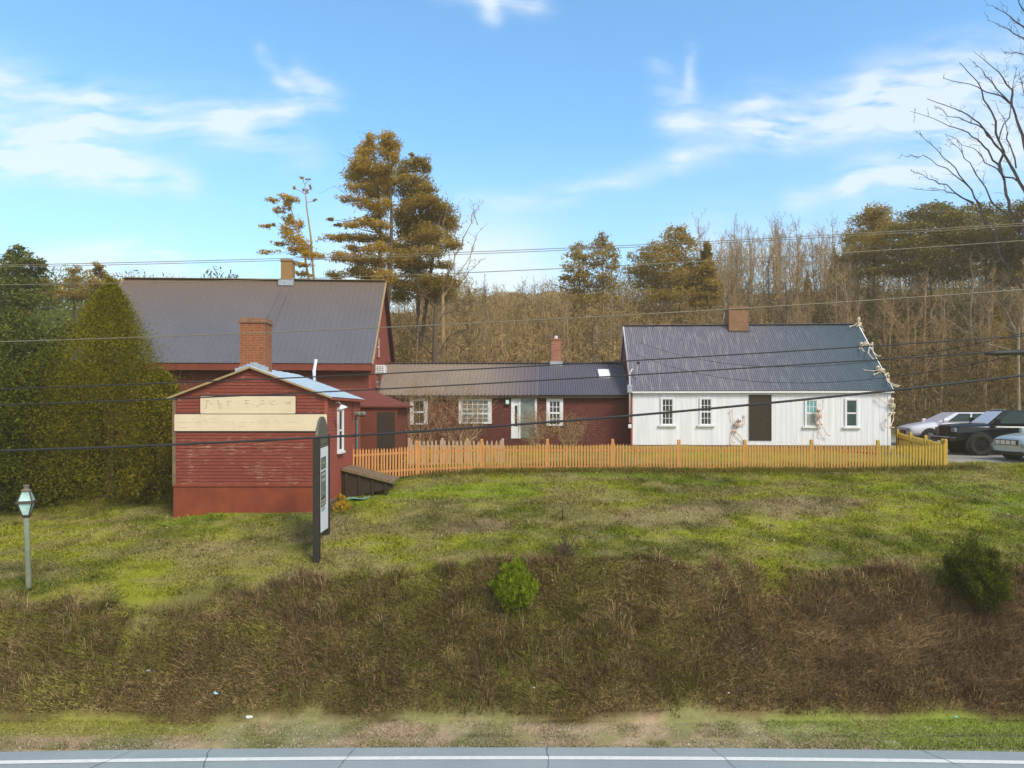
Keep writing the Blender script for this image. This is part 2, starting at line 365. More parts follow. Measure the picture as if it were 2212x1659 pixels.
_Y = np.array([r[0] for r in ROWS]); _Z = np.array([r[1] for r in ROWS], float); _X = np.array(XS, float)
def gz(x, y, rough=True):
    x = np.asarray(x, float); y = np.asarray(y, float)
    j = np.clip(np.searchsorted(_Y, y, side='right')-1, 0, len(_Y)-2); t = (y-_Y[j])/(_Y[j+1]-_Y[j]); t = np.clip(t, 0, 1)
    i = np.clip(np.searchsorted(_X, x, side='right')-1, 0, len(_X)-2); s = np.clip((x-_X[i])/(_X[i+1]-_X[i]), 0, 1)
    z = (_Z[j,i]*(1-s)+_Z[j,i+1]*s)*(1-t)+(_Z[j+1,i]*(1-s)+_Z[j+1,i+1]*s)*t
    if rough:
        amp = np.clip((y-13.9)/1.2, 0, 1)*np.where((y > 27.2) & (y < 34) & (x > 15), .15, 1)
        z = z+amp*((fbm(x, y, 1.6)-.5)*.22)*np.where(y < 16.8, 1.3, .55)+np.clip((y-45)/20, 0, 1)*(fbm(x, y, 22)-.5)*3
    return z
def smooth(a, b, v): t = np.clip((v-a)/(b-a), 0, 1); return t*t*(3-2*t)
def lerp(a, b, t): return a*(1-t[:,None])+b*t[:,None]
def edge(x): return 16.42-.78*(1-smooth(-7.5, -3.5, x))+(fbm(x, x*0+3, 2.2)-.5)*.9+(fbm(x, x*0+8, .5)-.5)*.3
def low_edge(x): return 14.18+.62*fbm(x, x*0+5, 1.9, 3)
def edge_y(x): return 13.52-.17*(x/9.3)**2              # where the asphalt stops
def ground_colour(x, y):
    x = np.asarray(x, float); y = np.asarray(y, float)
    A = lambda c: np.tile(np.array(c, float), (len(x),1))
    n1 = fbm(x, y, 3.2); n2 = fbm(x+50, y-20, 1.1); n3 = fbm(x-31, y+9, .35, 3); n4 = fbm(x+9, y*2.2+90, 2.4)
    g = lerp(A((.115,.135,.014)), A((.235,.25,.022)), smooth(.38, .62, n1))
    g = lerp(g, A((.29,.27,.06)), smooth(.5, .72, n2)*.75)
    g = lerp(g, A((.23,.18,.085)), smooth(.52, .66, n4)*.55)
    for cx, cy, rx, ry, k in ((-1.0,19.3,1.1,.5,.9),(6.5,20.7,2.6,.8,.8),(4.2,19.6,1.6,.7,.7),(9.4,21.4,1.6,.6,.8),(-5.2,19.6,1.6,1.1,.55),(-8.0,18.6,2.2,.8,.5),(1.4,21.5,1.5,.5,.4)):
        d = ((x-cx)/rx)**2+((y-cy)/ry)**2+(n2-.5)*2.5
        g = lerp(g, A((.27,.20,.115)), (1-smooth(.3, 1.5, d))*k)
    g = lerp(g, A((.18,.26,.014)), smooth(.55, .75, fbm(x-8, y*1.8+4, 4))*.7)
    g = lerp(g, A((.05,.055,.012)), (1-smooth(0, 1.0, np.abs(y-25.6)))*.55*(x > -7)*(x < 17))  # dark strip along the fence foot, its shade painted into the lawn
    yb = edge(x)
    br = lerp(A((.075,.050,.021)), A((.14,.095,.042)), smooth(.35, .65, n2))
    lg = smooth(.40, .72, n1*.6+n2*.4)*(1-smooth(-2, 6, x))
    br = lerp(br, A((.070,.075,.016)), lg*.8)*(.55+.9*fbm(x-3, y*1.5, .8, 3))[:,None]
    g = lerp(g, br, 1-smooth(-.55, .55, y-yb+(n3-.5)*1.2))
    n5 = fbm(x*.8+3, y*2.0-11, .55, 3); n6 = fbm(x+71, y*1.6+13, 1.5, 3)
    g = lerp(g, A((.27,.225,.11)), smooth(.50, .68, n5)*.5*(y > yb)); g = lerp(g, A((.060,.075,.014)), smooth(.56, .72, n6)*.45*(y > yb))
    sh = lerp(A((.40,.30,.19)), A((.27,.25,.13)), smooth(.4, .6, n2))
    sh = lerp(sh, A((.19,.20,.06)), smooth(.42, .58, n3)*.55)
    sh = lerp(sh, A((.21,.28,.035)), smooth(4.0, 8.0, x+(n2-.5)*4)*.85)
    sh = lerp(sh, A((.24,.25,.035)), (1-smooth(-7.5, -4.0, x+(n2-.5)*3))*smooth(13.8, 14.05, y)*.8)
    yr = 13.92+(n2-.5)*.12
    sh = lerp(sh, A((.07,.075,.05)), (1-smooth(.0, .07, np.abs(y-yr)))*.75*smooth(-4, -1, x+(n4-.5)*6))
    yt = low_edge(x)+(n3-.5)*.3
    g = lerp(g, sh, 1-smooth(-.12, .12, y-yt))
    lot = smooth(16.0, 17.0, x+(n2-.5)*.6)*smooth(26.6, 27.2, y+(n3-.5)*.8)*(1-smooth(38, 41, y))
    g = lerp(g, lerp(A((.33,.31,.26)), A((.22,.22,.20)), smooth(.4, .6, n3)), lot)
    wd = smooth(34, 42, y)*(1-lot)
    g = lerp(g, lerp(A((.10,.075,.025)), A((.17,.12,.045)), smooth(.4, .6, n2)), wd)
    return g
def grid_axis(parts):
    out = []
    for a, b, st in parts: out += list(np.arange(a, b, st))
    return np.array(out+[parts[-1][1]])
gx = grid_axis([(-330,-60,30),(-60,-22,2),(-22,22,.2),(22,60,2),(60,330,30)])
gy = grid_axis([(-80,8,8),(8,13,1),(13,27,.16),(27,40,.5),(40,130,2.5),(130,345,40)])
XX, YY = np.meshgrid(gx, gy); ZZ = gz(XX.ravel(), YY.ravel())
ZZ = np.where(YY.ravel() < 13.8, -.012, ZZ)
me = bpy.data.meshes.new('ground'); nx, ny = len(gx), len(gy)
idx = np.arange(nx*ny).reshape(ny, nx)
fc = np.stack([idx[:-1,:-1], idx[:-1,1:], idx[1:,1:], idx[1:,:-1]], -1).reshape(-1,4)
me.vertices.add(nx*ny); me.vertices.foreach_set('co', np.c_[XX.ravel(), YY.ravel(), ZZ].astype(np.float32).ravel())
me.loops.add(fc.size); me.loops.foreach_set('vertex_index', fc.ravel().astype(np.int32))
me.polygons.add(len(fc)); me.polygons.foreach_set('loop_start', np.arange(0, fc.size, 4, dtype=np.int32)); me.update(calc_edges=True)
a = me.attributes.new('ground_colour', 'FLOAT_COLOR', 'POINT')
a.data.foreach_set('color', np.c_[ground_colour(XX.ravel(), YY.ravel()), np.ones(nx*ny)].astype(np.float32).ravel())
me.polygons.foreach_set('use_smooth', [True]*len(me.polygons)); me.materials.append(M['ground'])
ground = bpy.data.objects.new('ground', me); COL.objects.link(ground); tag(ground, kind='structure')

# far hill behind the low wing
mb = MB(); hx = np.linspace(-260, 320, 60); hy = np.linspace(130, 340, 26)
prof = lambda x: 44*math.exp(-((x-12)/95)**2)+22*math.exp(-((x+130)/60)**2)+14*math.exp(-((x-150)/80)**2)
for y in hy:
    for x in hx:
        t = max(0, min(1, (y-130)/170)); mb.v.append((x, y, 3+prof(x)*(math.sin(t*math.pi/2))+float(fbm(x, y, 30))*6*t))
for j in range(25):
    for i in range(59): k = j*60+i; mb.f.append((k, k+1, k+61, k+60))
hill = mb.build('hill', simple('hill_cover', (.13,.085,.03), (.19,.125,.045), .15, .95, bmp=.6), smooth=True); tag(hill, kind='structure')

# road sheet, edge line, cracks
mb = MB(); xs = np.linspace(-60, 60, 61)
for x in xs:
    e = float(edge_y(max(-14, min(14, x)))) if abs(x) < 14 else float(edge_y(14))-(abs(x)-14)*.03
    mb.v += [(x, e-8.2, 0), (x, e-2.2, .004), (x, e, .0)]
for i in range(60):
    for k in range(2): mb.f.append((i*3+k, (i+1)*3+k, (i+1)*3+k+1, i*3+k+1))
road = mb.build('road', 'asphalt'); tag(road, kind='structure')
def strip(name, off, w, z, mat, n=120):
    mb = MB(); k0 = 0
    for i, x in enumerate(np.linspace(-50, 50, n+1)):
        e = float(edge_y(max(-14, min(14, x))))-max(0, abs(x)-14)*.03
        mb.v += [(x, e-off-w, z), (x, e-off, z)]
    mb.f = [(2*i, 2*i+2, 2*i+3, 2*i+1) for i in range(n)]
    return tag(mb.build(name, mat), kind='structure')
strip('edge_line', .37, .125, .012, 'road_paint'); strip('centre_line', 4.1, .11, .012, 'road_paint'); strip('centre_line', 4.4, .11, .012, 'road_paint')
for k, (px, lean) in enumerate(((755,-.1),(1186,.05),(1555,.35),(262,-.5),(2010,.6),(430,.3))):
    mb = MB(); x = (px-CX)*12.95/F; y = 13.5; pts = []
    for i in range(26):
        pts.append((x, y)); y -= .13; x += lean*.13*1.0+random.uniform(-.035, .035)
    for (xa, ya), (xb, yb) in zip(pts, pts[1:]):
        w = .003+.005*random.random(); mb.add([(xa-w,ya,.0165),(xa+w,ya,.0165),(xb+w,yb,.0165),(xb-w,yb,.0165)], [(0,1,2,3)])
    tag(mb.build('pavement_crack', 'crack'), kind='structure')

# ---------------------------------------------------------------- sky and light
w = bpy.data.worlds.new('World'); S.world = w; w.use_nodes = True; nt = w.node_tree
bg = nt.nodes['Background']; sky = N(nt, 'ShaderNodeTexSky', sky_type='NISHITA')
SUN_EL, SUN_AZ = R(44), R(142)       # azimuth from +Y (behind the houses), clockwise: the light comes over the camera's shoulder
sky.sun_disc = False; sky.sun_elevation = SUN_EL; sky.sun_rotation = SUN_AZ; sky.air_density = 1.0; sky.dust_density = .6; sky.ozone_density = 1.6; sky.altitude = 200
tc = N(nt, 'ShaderNodeTexCoord'); sp = N(nt, 'ShaderNodeSeparateXYZ'); nt.links.new(tc.outputs['Generated'], sp.inputs[0])
def mth(op, a, b=None, c=None, clamp=False):
    n = N(nt, 'ShaderNodeMath', operation=op); n.use_clamp = clamp
    for i, v in enumerate((a, b, c)):
        if v is None: continue
        if isinstance(v, (int, float)): n.inputs[i].default_value = v
        else: nt.links.new(v, n.inputs[i])
    return n.outputs[0]
yy = mth('MAXIMUM', sp.outputs['Y'], .08)
u = mth('DIVIDE', sp.outputs['X'], yy); v = mth('DIVIDE', sp.outputs['Z'], yy)
cb = N(nt, 'ShaderNodeCombineXYZ'); nt.links.new(u, cb.inputs[0]); nt.links.new(v, cb.inputs[1])
nz = N(nt, 'ShaderNodeTexNoise'); nz.inputs['Scale'].default_value = 4.5; nz.inputs['Detail'].default_value = 4; nt.links.new(cb.outputs[0], nz.inputs['Vector'])
sub = N(nt, 'ShaderNodeVectorMath', operation='SUBTRACT'); nt.links.new(nz.outputs['Color'], sub.inputs[0]); sub.inputs[1].default_value = (.5,.5,.5)
scl = N(nt, 'ShaderNodeVectorMath', operation='SCALE'); nt.links.new(sub.outputs[0], scl.inputs[0]); scl.inputs['Scale'].default_value = .07
adv = N(nt, 'ShaderNodeVectorMath', operation='ADD'); nt.links.new(cb.outputs[0], adv.inputs[0]); nt.links.new(scl.outputs[0], adv.inputs[1])
def capsule(x0, y0, x1, y1, wd, amp):
    a = ((x0-CX)/F, (HY-y0)/F, 0); d = ((x1-x0)/F, (y0-y1)/F, 0); L2 = d[0]**2+d[1]**2+1e-9
    pa = N(nt, 'ShaderNodeVectorMath', operation='SUBTRACT'); nt.links.new(adv.outputs[0], pa.inputs[0]); pa.inputs[1].default_value = a
    dt = N(nt, 'ShaderNodeVectorMath', operation='DOT_PRODUCT'); nt.links.new(pa.outputs[0], dt.inputs[0]); dt.inputs[1].default_value = d
    t = mth('MULTIPLY', dt.outputs['Value'], 1/L2, clamp=True)
    sc = N(nt, 'ShaderNodeVectorMath', operation='SCALE'); sc.inputs[0].default_value = d; nt.links.new(t, sc.inputs['Scale'])
    q = N(nt, 'ShaderNodeVectorMath', operation='SUBTRACT'); nt.links.new(pa.outputs[0], q.inputs[0]); nt.links.new(sc.outputs[0], q.inputs[1])
    ln = N(nt, 'ShaderNodeVectorMath', operation='LENGTH'); nt.links.new(q.outputs[0], ln.inputs[0])
    e = mth('DIVIDE', ln.outputs['Value'], wd*.92/F); e = mth('MULTIPLY', e, e); e = mth('MULTIPLY', e, -1.0); e = mth('EXPONENT', e)
    return mth('MULTIPLY', e, amp)
caps = [(960,-30,1150,0,38,.95),(1040,-10,1060,45,26,.8),
 (-60,130,220,235,55,.62),(220,235,480,265,60,.75),(480,265,650,335,42,.5),(600,250,690,200,36,.45),(560,110,640,200,18,.55),(640,150,720,200,28,.55),(500,250,620,230,40,.5),
 (-80,260,160,330,75,.95),(120,330,300,370,50,.9),(250,380,400,400,38,.7),(0,340,200,350,40,.6),
 (1505,100,1488,175,13,.5),(1488,175,1470,255,24,.45),(1430,150,1450,260,30,.45),(1450,270,1640,240,42,.6),(1640,240,1900,210,60,.72),(1900,210,2260,150,75,.95),
 (1060,440,1230,425,22,.6),(1200,420,1450,350,26,.55),(1450,350,1700,280,34,.55),(1700,280,2000,250,45,.65),(2000,280,2260,330,80,.95),
 (1720,425,1860,400,28,.6),(1860,390,2100,350,45,.9),(1000,430,1040,420,18,.45),
 (60,570,360,555,42,.75),(360,575,560,580,26,.5),(-60,600,260,615,60,.6),(1500,560,2300,560,80,.55),(900,600,1200,600,60,.35)]
den = None
for c in caps:
    e = capsule(*c); den = e if den is None else mth('ADD', den, e)
# streaky fibres along the cloud bands
mp = N(nt, 'ShaderNodeMapping'); mp.inputs['Scale'].default_value = (4.5, 19, 1); mp.inputs['Rotation'].default_value = (0,0,.12); nt.links.new(adv.outputs[0], mp.inputs['Vector'])
nf = N(nt, 'ShaderNodeTexNoise'); nf.inputs['Scale'].default_value = 2.0; nf.inputs['Detail'].default_value = 6; nf.inputs['Roughness'].default_value = .55; nt.links.new(mp.outputs[0], nf.inputs['Vector'])
fib = mth('MULTIPLY', mth('SUBTRACT', nf.outputs['Fac'], .30, clamp=True), 3.7)
den = mth('MULTIPLY', den, fib)
back = mth('GREATER_THAN', sp.outputs['Y'], .1)
den = mth('MULTIPLY', den, back)
veil = mth('ADD', mth('MULTIPLY', mth('MULTIPLY_ADD', sp.outputs['Y'], -2.0, .1, clamp=True), .6), mth('MULTIPLY', mth('MULTIPLY_ADD', sp.outputs['Z'], -3.2, 1.15, clamp=True), .50))  # horizon haze, plus a white veil added behind the camera to whiten front light
den = mth('ADD', den, veil, clamp=True)
den = mth('MULTIPLY', den, .68)
hs = N(nt, 'ShaderNodeHueSaturation'); nt.links.new(sky.outputs[0], hs.inputs['Color']); hs.inputs['Saturation'].default_value = SKY_SAT = 1.0; hs.inputs['Value'].default_value = 1.0
tm = N(nt, 'ShaderNodeMix', data_type='RGBA', blend_type='MULTIPLY'); nt.links.new(hs.outputs[0], tm.inputs[6]); tm.inputs[7].default_value = (.90,1.52,1.72,1)
nt.links.new(mth('MULTIPLY_ADD', sp.outputs['Y'], 2.0, .3, clamp=True), tm.inputs[0]); TINT = tm.outputs[2]
mx = N(nt, 'ShaderNodeMix', data_type='RGBA'); nt.links.new(den, mx.inputs[0]); nt.links.new(TINT, mx.inputs[6]); CLOUD = mx.inputs[7]
CLOUD.default_value = (5.9, 6.25, 6.45, 1)
gl_ = capsule(820,600,1080,590,120,.42)   # warm light low in the sky behind the pines
wm = N(nt, 'ShaderNodeMix', data_type='RGBA'); nt.links.new(gl_, wm.inputs[0]); nt.links.new(mx.outputs[2], wm.inputs[6]); wm.inputs[7].default_value = (8.0, 6.9, 4.7, 1)
nt.links.new(wm.outputs[2], bg.inputs['Color']); bg.inputs['Strength'].default_value = .12
# away from the quarter of the sky that holds the cloud bands the horizon haze and added white veil are enough
sm_ = N(nt, 'ShaderNodeMix', data_type='RGBA'); nt.links.new(veil, sm_.inputs[0]); nt.links.new(TINT, sm_.inputs[6]); sm_.inputs[7].default_value = CLOUD.default_value
bg2 = N(nt, 'ShaderNodeBackground'); nt.links.new(sm_.outputs[2], bg2.inputs['Color']); bg2.inputs['Strength'].default_value = .12
msh = N(nt, 'ShaderNodeMixShader'); inu = mth('LESS_THAN', mth('ABSOLUTE', u), 1.05); inv_ = mth('LESS_THAN', mth('ABSOLUTE', mth('SUBTRACT', v, .40)), .42)
nt.links.new(mth('MULTIPLY', mth('MULTIPLY', inu, inv_), back), msh.inputs[0]); nt.links.new(bg2.outputs[0], msh.inputs[1]); nt.links.new(bg.outputs[0], msh.inputs[2])
nt.links.new(msh.outputs[0], nt.nodes['World Output'].inputs['Surface'])
sd = bpy.data.lights.new('sun', 'SUN'); sd.energy = 2.4; sd.angle = R(18); sd.color = (1.0,.92,.80)
so = bpy.data.objects.new('sun', sd); COL.objects.link(so)
tosun = Vector((math.sin(SUN_AZ)*math.cos(SUN_EL), math.cos(SUN_AZ)*math.cos(SUN_EL), math.sin(SUN_EL)))
so.rotation_euler = (-tosun).to_track_quat('-Z', 'Y').to_euler(); so.location = (0,-5,30)
S.view_settings.view_transform = 'Standard'; S.view_settings.look = 'None'; S.view_settings.gamma = 1; S.view_settings.exposure = .62
S.cycles.max_bounces = 5; S.cycles.diffuse_bounces = 2; S.cycles.glossy_bounces = 2; S.cycles.transmission_bounces = 2
cam = bpy.data.cameras.new('camera'); co = bpy.data.objects.new('camera', cam); COL.objects.link(co); S.camera = co
co.location = (0,0,CZ); co.rotation_euler = (R(90),0,0); cam.sensor_width = 36; cam.lens = F/2212*36; cam.shift_y = (HY-829.5)/2212; cam.clip_end = 3000
# ---------------------------------------------------------------- building helpers
class Frame:
    "a building's own axes: x along its front, y into its depth, z up from its base"
    def __init__(s, x0, y0, zb, rz=0): s.x0, s.y0, s.zb, s.c, s.s, s.rz = x0, y0, zb, math.cos(rz), math.sin(rz), rz
    def root(s, name, label, cat, group=None): return thing(name, label, cat, (s.x0, s.y0, s.zb), s.rz, group)
    def hit(s, x, y, off=0):
        dx, dz = (x-CX)/F, -(y-HY)/F
        t = (off-s.s*s.x0+s.c*s.y0)/(-s.s*dx+s.c)
        X, Y, Z = dx*t-s.x0, t-s.y0, CZ+dz*t
        return (s.c*X+s.s*Y, off, Z-s.zb)
def obox(mb, O, u, n, a0, a1, d0, d1, z0, z1):
    O = Vector(O); u = Vector(u); n = Vector(n); Z = Vector((0,0,1))
    vs = [O+u*a+n*d+Z*z for z in (z0, z1) for a, d in ((a0,d0),(a1,d0),(a1,d1),(a0,d1))]
    return mb.add(vs, [(0,3,2,1),(4,5,6,7),(0,1,5,4),(1,2,6,5),(2,3,7,6),(3,0,4,7)])
def clap(mb, O, u, n, z0, z1, rng_, ex=.10, out=.02):
    O = Vector(O); u = Vector(u); n = Vector(n); Z = Vector((0,0,1)); z = z0
    while z < z1-.005:
        t = min(z+ex, z1); a, b = rng_(z+.002); a2, b2 = rng_(t)
        if b-a > .02:
            if b2-a2 < .02: a2 = b2 = (a2+b2)/2
            vs = [O+u*a+Z*z, O+u*b+Z*z, O+u*b+n*out+Z*z, O+u*a+n*out+Z*z, O+u*a2+n*.003+Z*t, O+u*b2+n*.003+Z*t]
            mb.add(vs, [(0,1,2,3),(3,2,5,4),(0,3,4),(1,5,2)])
        z = t
    return mb
def corrug(name, e0, e1, r0, r1, pitch, h, mat, parent, prof=((0,0),(.25,1),(.5,1),(.75,0)), rows=1):
    e0, e1, r0, r1 = map(Vector, (e0, e1, r0, r1)); U = (e1-e0).length; V = (r0-e0).length
    nrm = (e1-e0).cross(r0-e0).normalized(); n = max(2, int(U/pitch)); mb = MB(); mb.uv = []
    st = [((k+f)/n, g) for k in range(n) for f, g in prof]+[(1, 0)]
    for j in range(rows+1):
        t = j/rows
        for s, g in st:
            p = e0.lerp(e1, s).lerp(r0.lerp(r1, s), t)+nrm*h*g; mb.v.append(tuple(p)); mb.uv.append((s*U, t*V))
    m = len(st)
    for j in range(rows):
        for i in range(m-1): mb.f.append((j*m+i, j*m+i+1, (j+1)*m+i+1, (j+1)*m+i))
    return mb.build(name, mat, parent)
def window(parent, O, u, n, a0, a1, z0, z1, cols=3, rows=4, pane='glass_dark', casing=.09, casing_mat='white_trim', sill=.12, mun=.022, rail=True, d=.055, name='window'):
    "casing outside a0..a1, z0..z1 (the glass opening); children pane, sash, sill"
    f = MB()
    obox(f, O, u, n, a0-casing, a0, 0, d, z0-casing*.3, z1+casing); obox(f, O, u, n, a1, a1+casing, 0, d, z0-casing*.3, z1+casing)
    obox(f, O, u, n, a0, a1, 0, d-.003, z1, z1+casing); obox(f, O, u, n, a0, a1, 0, d-.003, z0-casing*.3, z0)
    w = f.build(name, casing_mat, parent)
    obox(MB(), O, u, n, a0, a1, .0, .018, z0, z1).build('pane', pane, w)
    p = obox(MB(), O, u, n, a0, a1, .0, .018, z0, z1)
    s = MB(); e = .003
    for k in range(1, cols):
        a = a0+(a1-a0)*k/cols; obox(s, O, u, n, a-mun/2, a+mun/2, .018+e, .028, z0, z1)
    for k in range(1, rows):
        z = z0+(z1-z0)*k/rows; hh = mun*1.4 if (rail and k == rows//2) else mun/2
        obox(s, O, u, n, a0, a1, .018+e, .030+(.006 if hh > mun else 0), z-hh, z+hh)
    for (q0, q1) in ((a0, a0+.03), (a1-.03, a1)): obox(s, O, u, n, q0, q1, .0182, .034, z0, z1)
    obox(s, O, u, n, a0+.03, a1-.03, .0182, .034, z1-.03, z1); obox(s, O, u, n, a0+.03, a1-.03, .0182, .034, z0, z0+.03)
    s.build('sash', 'white_trim', w)
    if sill: obox(MB(), O, u, n, a0-casing-sill, a1+casing+sill, 0, d+.05, z0-casing*.3-.07, z0-casing*.3-.002).build('sill', casing_mat, w)
    return w
def rake(parent, pts, w, h, mat, name='rake_board'):
    for a, b in pts: o = MB().bar(a, b, w, h).build(name, mat, parent)
    return o
UX, NF = (1,0,0), (0,-1,0)

# ---------------------------------------------------------------- white house on the right
fr = Frame(5.29, 31.2, 4.70, R(-3.5)); root = fr.root('white_house', 'white boarded house with a rusty blue corrugated roof and a brown centre door', 'house')
W, D = 10.99, 6.9; ez = 7.40-fr.zb; rz = 10.56-fr.zb; rd = D/2
MB().box(0, W, 0, .15, 0, ez).build('wall', 'white_board', root)
bt = MB()                                                   # narrow seams between upright boards
x = .02
while x < W: bt.box(x-.006, x+.006, -.006, -.001, .1, ez-.26); x += random.uniform(.2, .26)
bt.build('board_seam', simple('seam_white', (.70,.72,.77), (.66,.68,.73)), root)
fz = MB(); fz.box(-.04, W+.04, -.035, -.002, ez-.24, ez-.01); fz.build('frieze', 'white_trim', root)
for xx in (0, W):
        side = MB(); a, b = (-.001, .12) if xx == 0 else (W-.12, W+.001)
        side.add([(a,.15,0),(b,.15,0),(b,D,0),(a,D,0),(a,.15,ez),(b,.15,ez),(b,D,ez),(a,D,ez),(a,rd,rz-.1),(b,rd,rz-.1)],
                 [(0,3,2,1),(0,1,5,4),(2,3,7,6),(0,4,8,7,3),(1,2,6,9,5),(4,5,9,8),(7,8,9,6)])
        side.build('side_wall', 'red_house', root)
MB().box(.12, W-.12, D-.15, D, 0, ez).build('wall', 'red_house', root)
MB().box(-.07, .0, -.04, .06, 0, ez-.02).build('corner_board', 'red_side_lit', root)
MB().box(W-.1, W+.02, -.025, .1, 0, ez-.25).build('corner_board', 'white_trim', root)
oh, ov = .10, .16; sl = (rz-ez)/rd
corrug('roof', (-oh, -ov, ez-ov*sl+.03), (W+oh, -ov, ez-ov*sl+.03), (-oh, rd, rz), (W+oh, rd, rz), .088, .022, 'roof_rust', root, prof=((0,0),(.17,.75),(.33,1),(.5,.75),(.67,0),(.83,-.2)))
corrug('roof', (W+oh, D+ov, ez-ov*sl), (-oh, D+ov, ez-ov*sl), (W+oh, rd, rz), (-oh, rd, rz), .16, .02, 'roof_rust', root)
cap = MB(); cap.bar((-oh, rd-.06, rz+.02), (W+oh, rd-.06, rz+.02), .16, .02); cap.bar((-oh, rd+.06, rz+.015), (W+oh, rd+.06, rz+.015), .16, .02); cap.build('ridge_cap', 'roof_rust', root)
rake(root, [((xx, -ov+.02, ez-ov*sl-.03), (xx, rd, rz-.06)) for xx in (-oh+.03, W+oh-.03)]+[((xx, D+ov, ez-ov*sl-.03), (xx, rd, rz-.06)) for xx in (-oh+.03, W+oh-.03)], .05, .13, 'white_trim')
MB().bar((-oh, -ov+.03, ez-ov*sl-.03), (W+oh, -ov+.03, ez-ov*sl-.03), .05, .07).build('eave_board', 'white_trim', root)
for x0, x1, y0, y1, c, r, pn in ((1430,1453,862,917,3,4,'glass_dark'),(1513.7,1536,862,917,3,4,'glass_dark'),(1741,1764,865,920,3,4,'glass_teal'),(1827.5,1850.5,864,921,1,2,'glass_green')):
    a = fr.hit(x0, y1); b = fr.hit(x1, y0)
    wn = window(root, (0,0,0), UX, NF, a[0], b[0], a[2], b[2], c, r, pn, casing=.06, sill=.10)
    if pn == 'glass_teal':
        obox(MB(), (0,0,0), UX, NF, a[0]+.03, b[0]-.03, .034, .040, a[2]+.03, (a[2]+b[2])/2-.03).build('screen', 'screen_grey', wn)
a = fr.hit(1618, 951.5); b = fr.hit(1666, 853)
dr = obox(MB(), (0,0,0), UX, NF, a[0]+.05, b[0]-.05, -.02, .035, a[2], b[2]-.05).build('door', 'door_dark', root, bevel=.006)
f = MB(); obox(f, (0,0,0), UX, NF, a[0], a[0]+.05, 0, .05, a[2], b[2]); obox(f, (0,0,0), UX, NF, b[0]-.05, b[0], 0, .05, a[2], b[2]); obox(f, (0,0,0), UX, NF, a[0]+.05, b[0]-.05, 0, .048, b[2]-.05, b[2]); f.build('door_frame', 'dark_wood', dr)
MB().ball((b[0]-.14, -.06, a[2]+.75), .03).build('handle', 'rim_dark', dr)
bz = MB().box(.0, W, -.03, -.004, 0, .22); bz.build('base_board', 'stone', root)
def chimney(root, fr, x0, x1, ytop, off, depth, zb, mat, cap=.12, flash=True, capmat=None):
    a = fr.hit(x0, ytop, off); b = fr.hit(x1, ytop, off); z = a[2]
    c = MB().box(a[0], b[0], off, off+depth, zb, z-cap).build('chimney', mat, root)
    t = MB().box(a[0]-.035, b[0]+.035, off-.035, off+depth+.035, z-cap, z-cap*.45); t.box(a[0]-.01, b[0]+.01, off-.01, off+depth+.01, z-cap*.45, z)
    t.build('chimney_cap', capmat or mat, c, bevel=.01)
    MB().box(a[0]+.12, b[0]-.12, off+.12, off+depth-.12, z+.002, z+.01).build('flue', 'socket', c)
    return c, a, b
c, a, b = chimney(root, fr, 1575, 1617, 662, rd-.42, .8, rz-.5, 'brick_tan', .14)
MB().box(a[0]-.05, b[0]+.05, rd-.46, rd-.425, rz-.55, rz-.33).build('flashing', 'dark_trim', c)
# service mast, meter and conduit at the left corner
sm = MB(); px = fr.hit(1357.5, 760, -.12)
sm.tube([(-.13,-.1,1.2),(-.13,-.1,3.35),(-.02,-.13,3.55)], .035); sm.tube([(.24,.38,3.2),(.24,.38,3.72),(.27,.30,3.84)], .03); sm.build('service_mast', 'white_trim', root, smooth=True)
MB().ball((.29,.27,3.84), .075).build('weatherhead', 'dark_trim', root)
MB().box(-.24, -.02, -.2, -.04, 2.5, 2.85).build('meter_box', 'flashing', root, bevel=.02); MB().box(-.2, -.06, -.19, -.04, .95, 1.12).build('meter_box', 'white_trim', root, bevel=.02)
WH = fr

# ---------------------------------------------------------------- low red wing
fr = Frame(-6.6, 32.2, 4.62, R(-.5)); root = fr.root('red_wing', 'low red wing with a tan and blue ribbed roof between the two houses', 'house')
W = 12.0; D = 6.2; rd = 3.1; ez = fr.hit(1106, 850, 0)[2]; rz = fr.hit(1106, 785, rd)[2]
w_ = MB().box(0, W, .0, .2, 0, ez); w_.box(0, .2, .2, D, 0, ez); w_.box(W-.2, W, .2, D, 0, ez); w_.box(.2, W-.2, D-.2, D, 0, ez)
w_.add([(.0,.05,ez),(.0,D-.05,ez),(.0,rd,rz-.1),(.2,.05,ez),(.2,D-.05,ez),(.2,rd,rz-.1)], [(0,1,2),(3,5,4),(0,2,5,3),(1,4,5,2)])
w_.add([(W-.2,.05,ez),(W-.2,D-.05,ez),(W-.2,rd,rz-.1),(W,.05,ez),(W,D-.05,ez),(W,rd,rz-.1)], [(0,1,2),(3,5,4),(0,2,5,3),(1,4,5,2)])
clap(w_, (0,-.002,0), UX, NF, .15, ez-.05, lambda z: (0, W), .11, .014); w_.build('wall', 'red_wing', root)
sx = fr.hit(1163, 850, -.2)[0]; sl = (rz-ez)/rd; ov = .22; le = ez-ov*sl+.02
pr = ((0,0),(.05,1),(.20,1),(.25,0),(.5,0),(.55,.3),(.6,0))
corrug('roof', (-.1,-ov,le), (sx,-ov,le), (-.1,rd,rz), (sx+.15,rd,rz), .17, .055, 'roof_tan', root, prof=pr).__setitem__('label', 'tan ribbed metal roof half')
corrug('roof', (sx,-ov,le+.006), (W+.05,-ov,le+.006), (sx+.15,rd,rz+.006), (W+.05,rd,rz+.006), .11, .035, 'roof_blue', root).__setitem__('label', 'blue-grey rust-specked metal roof half')
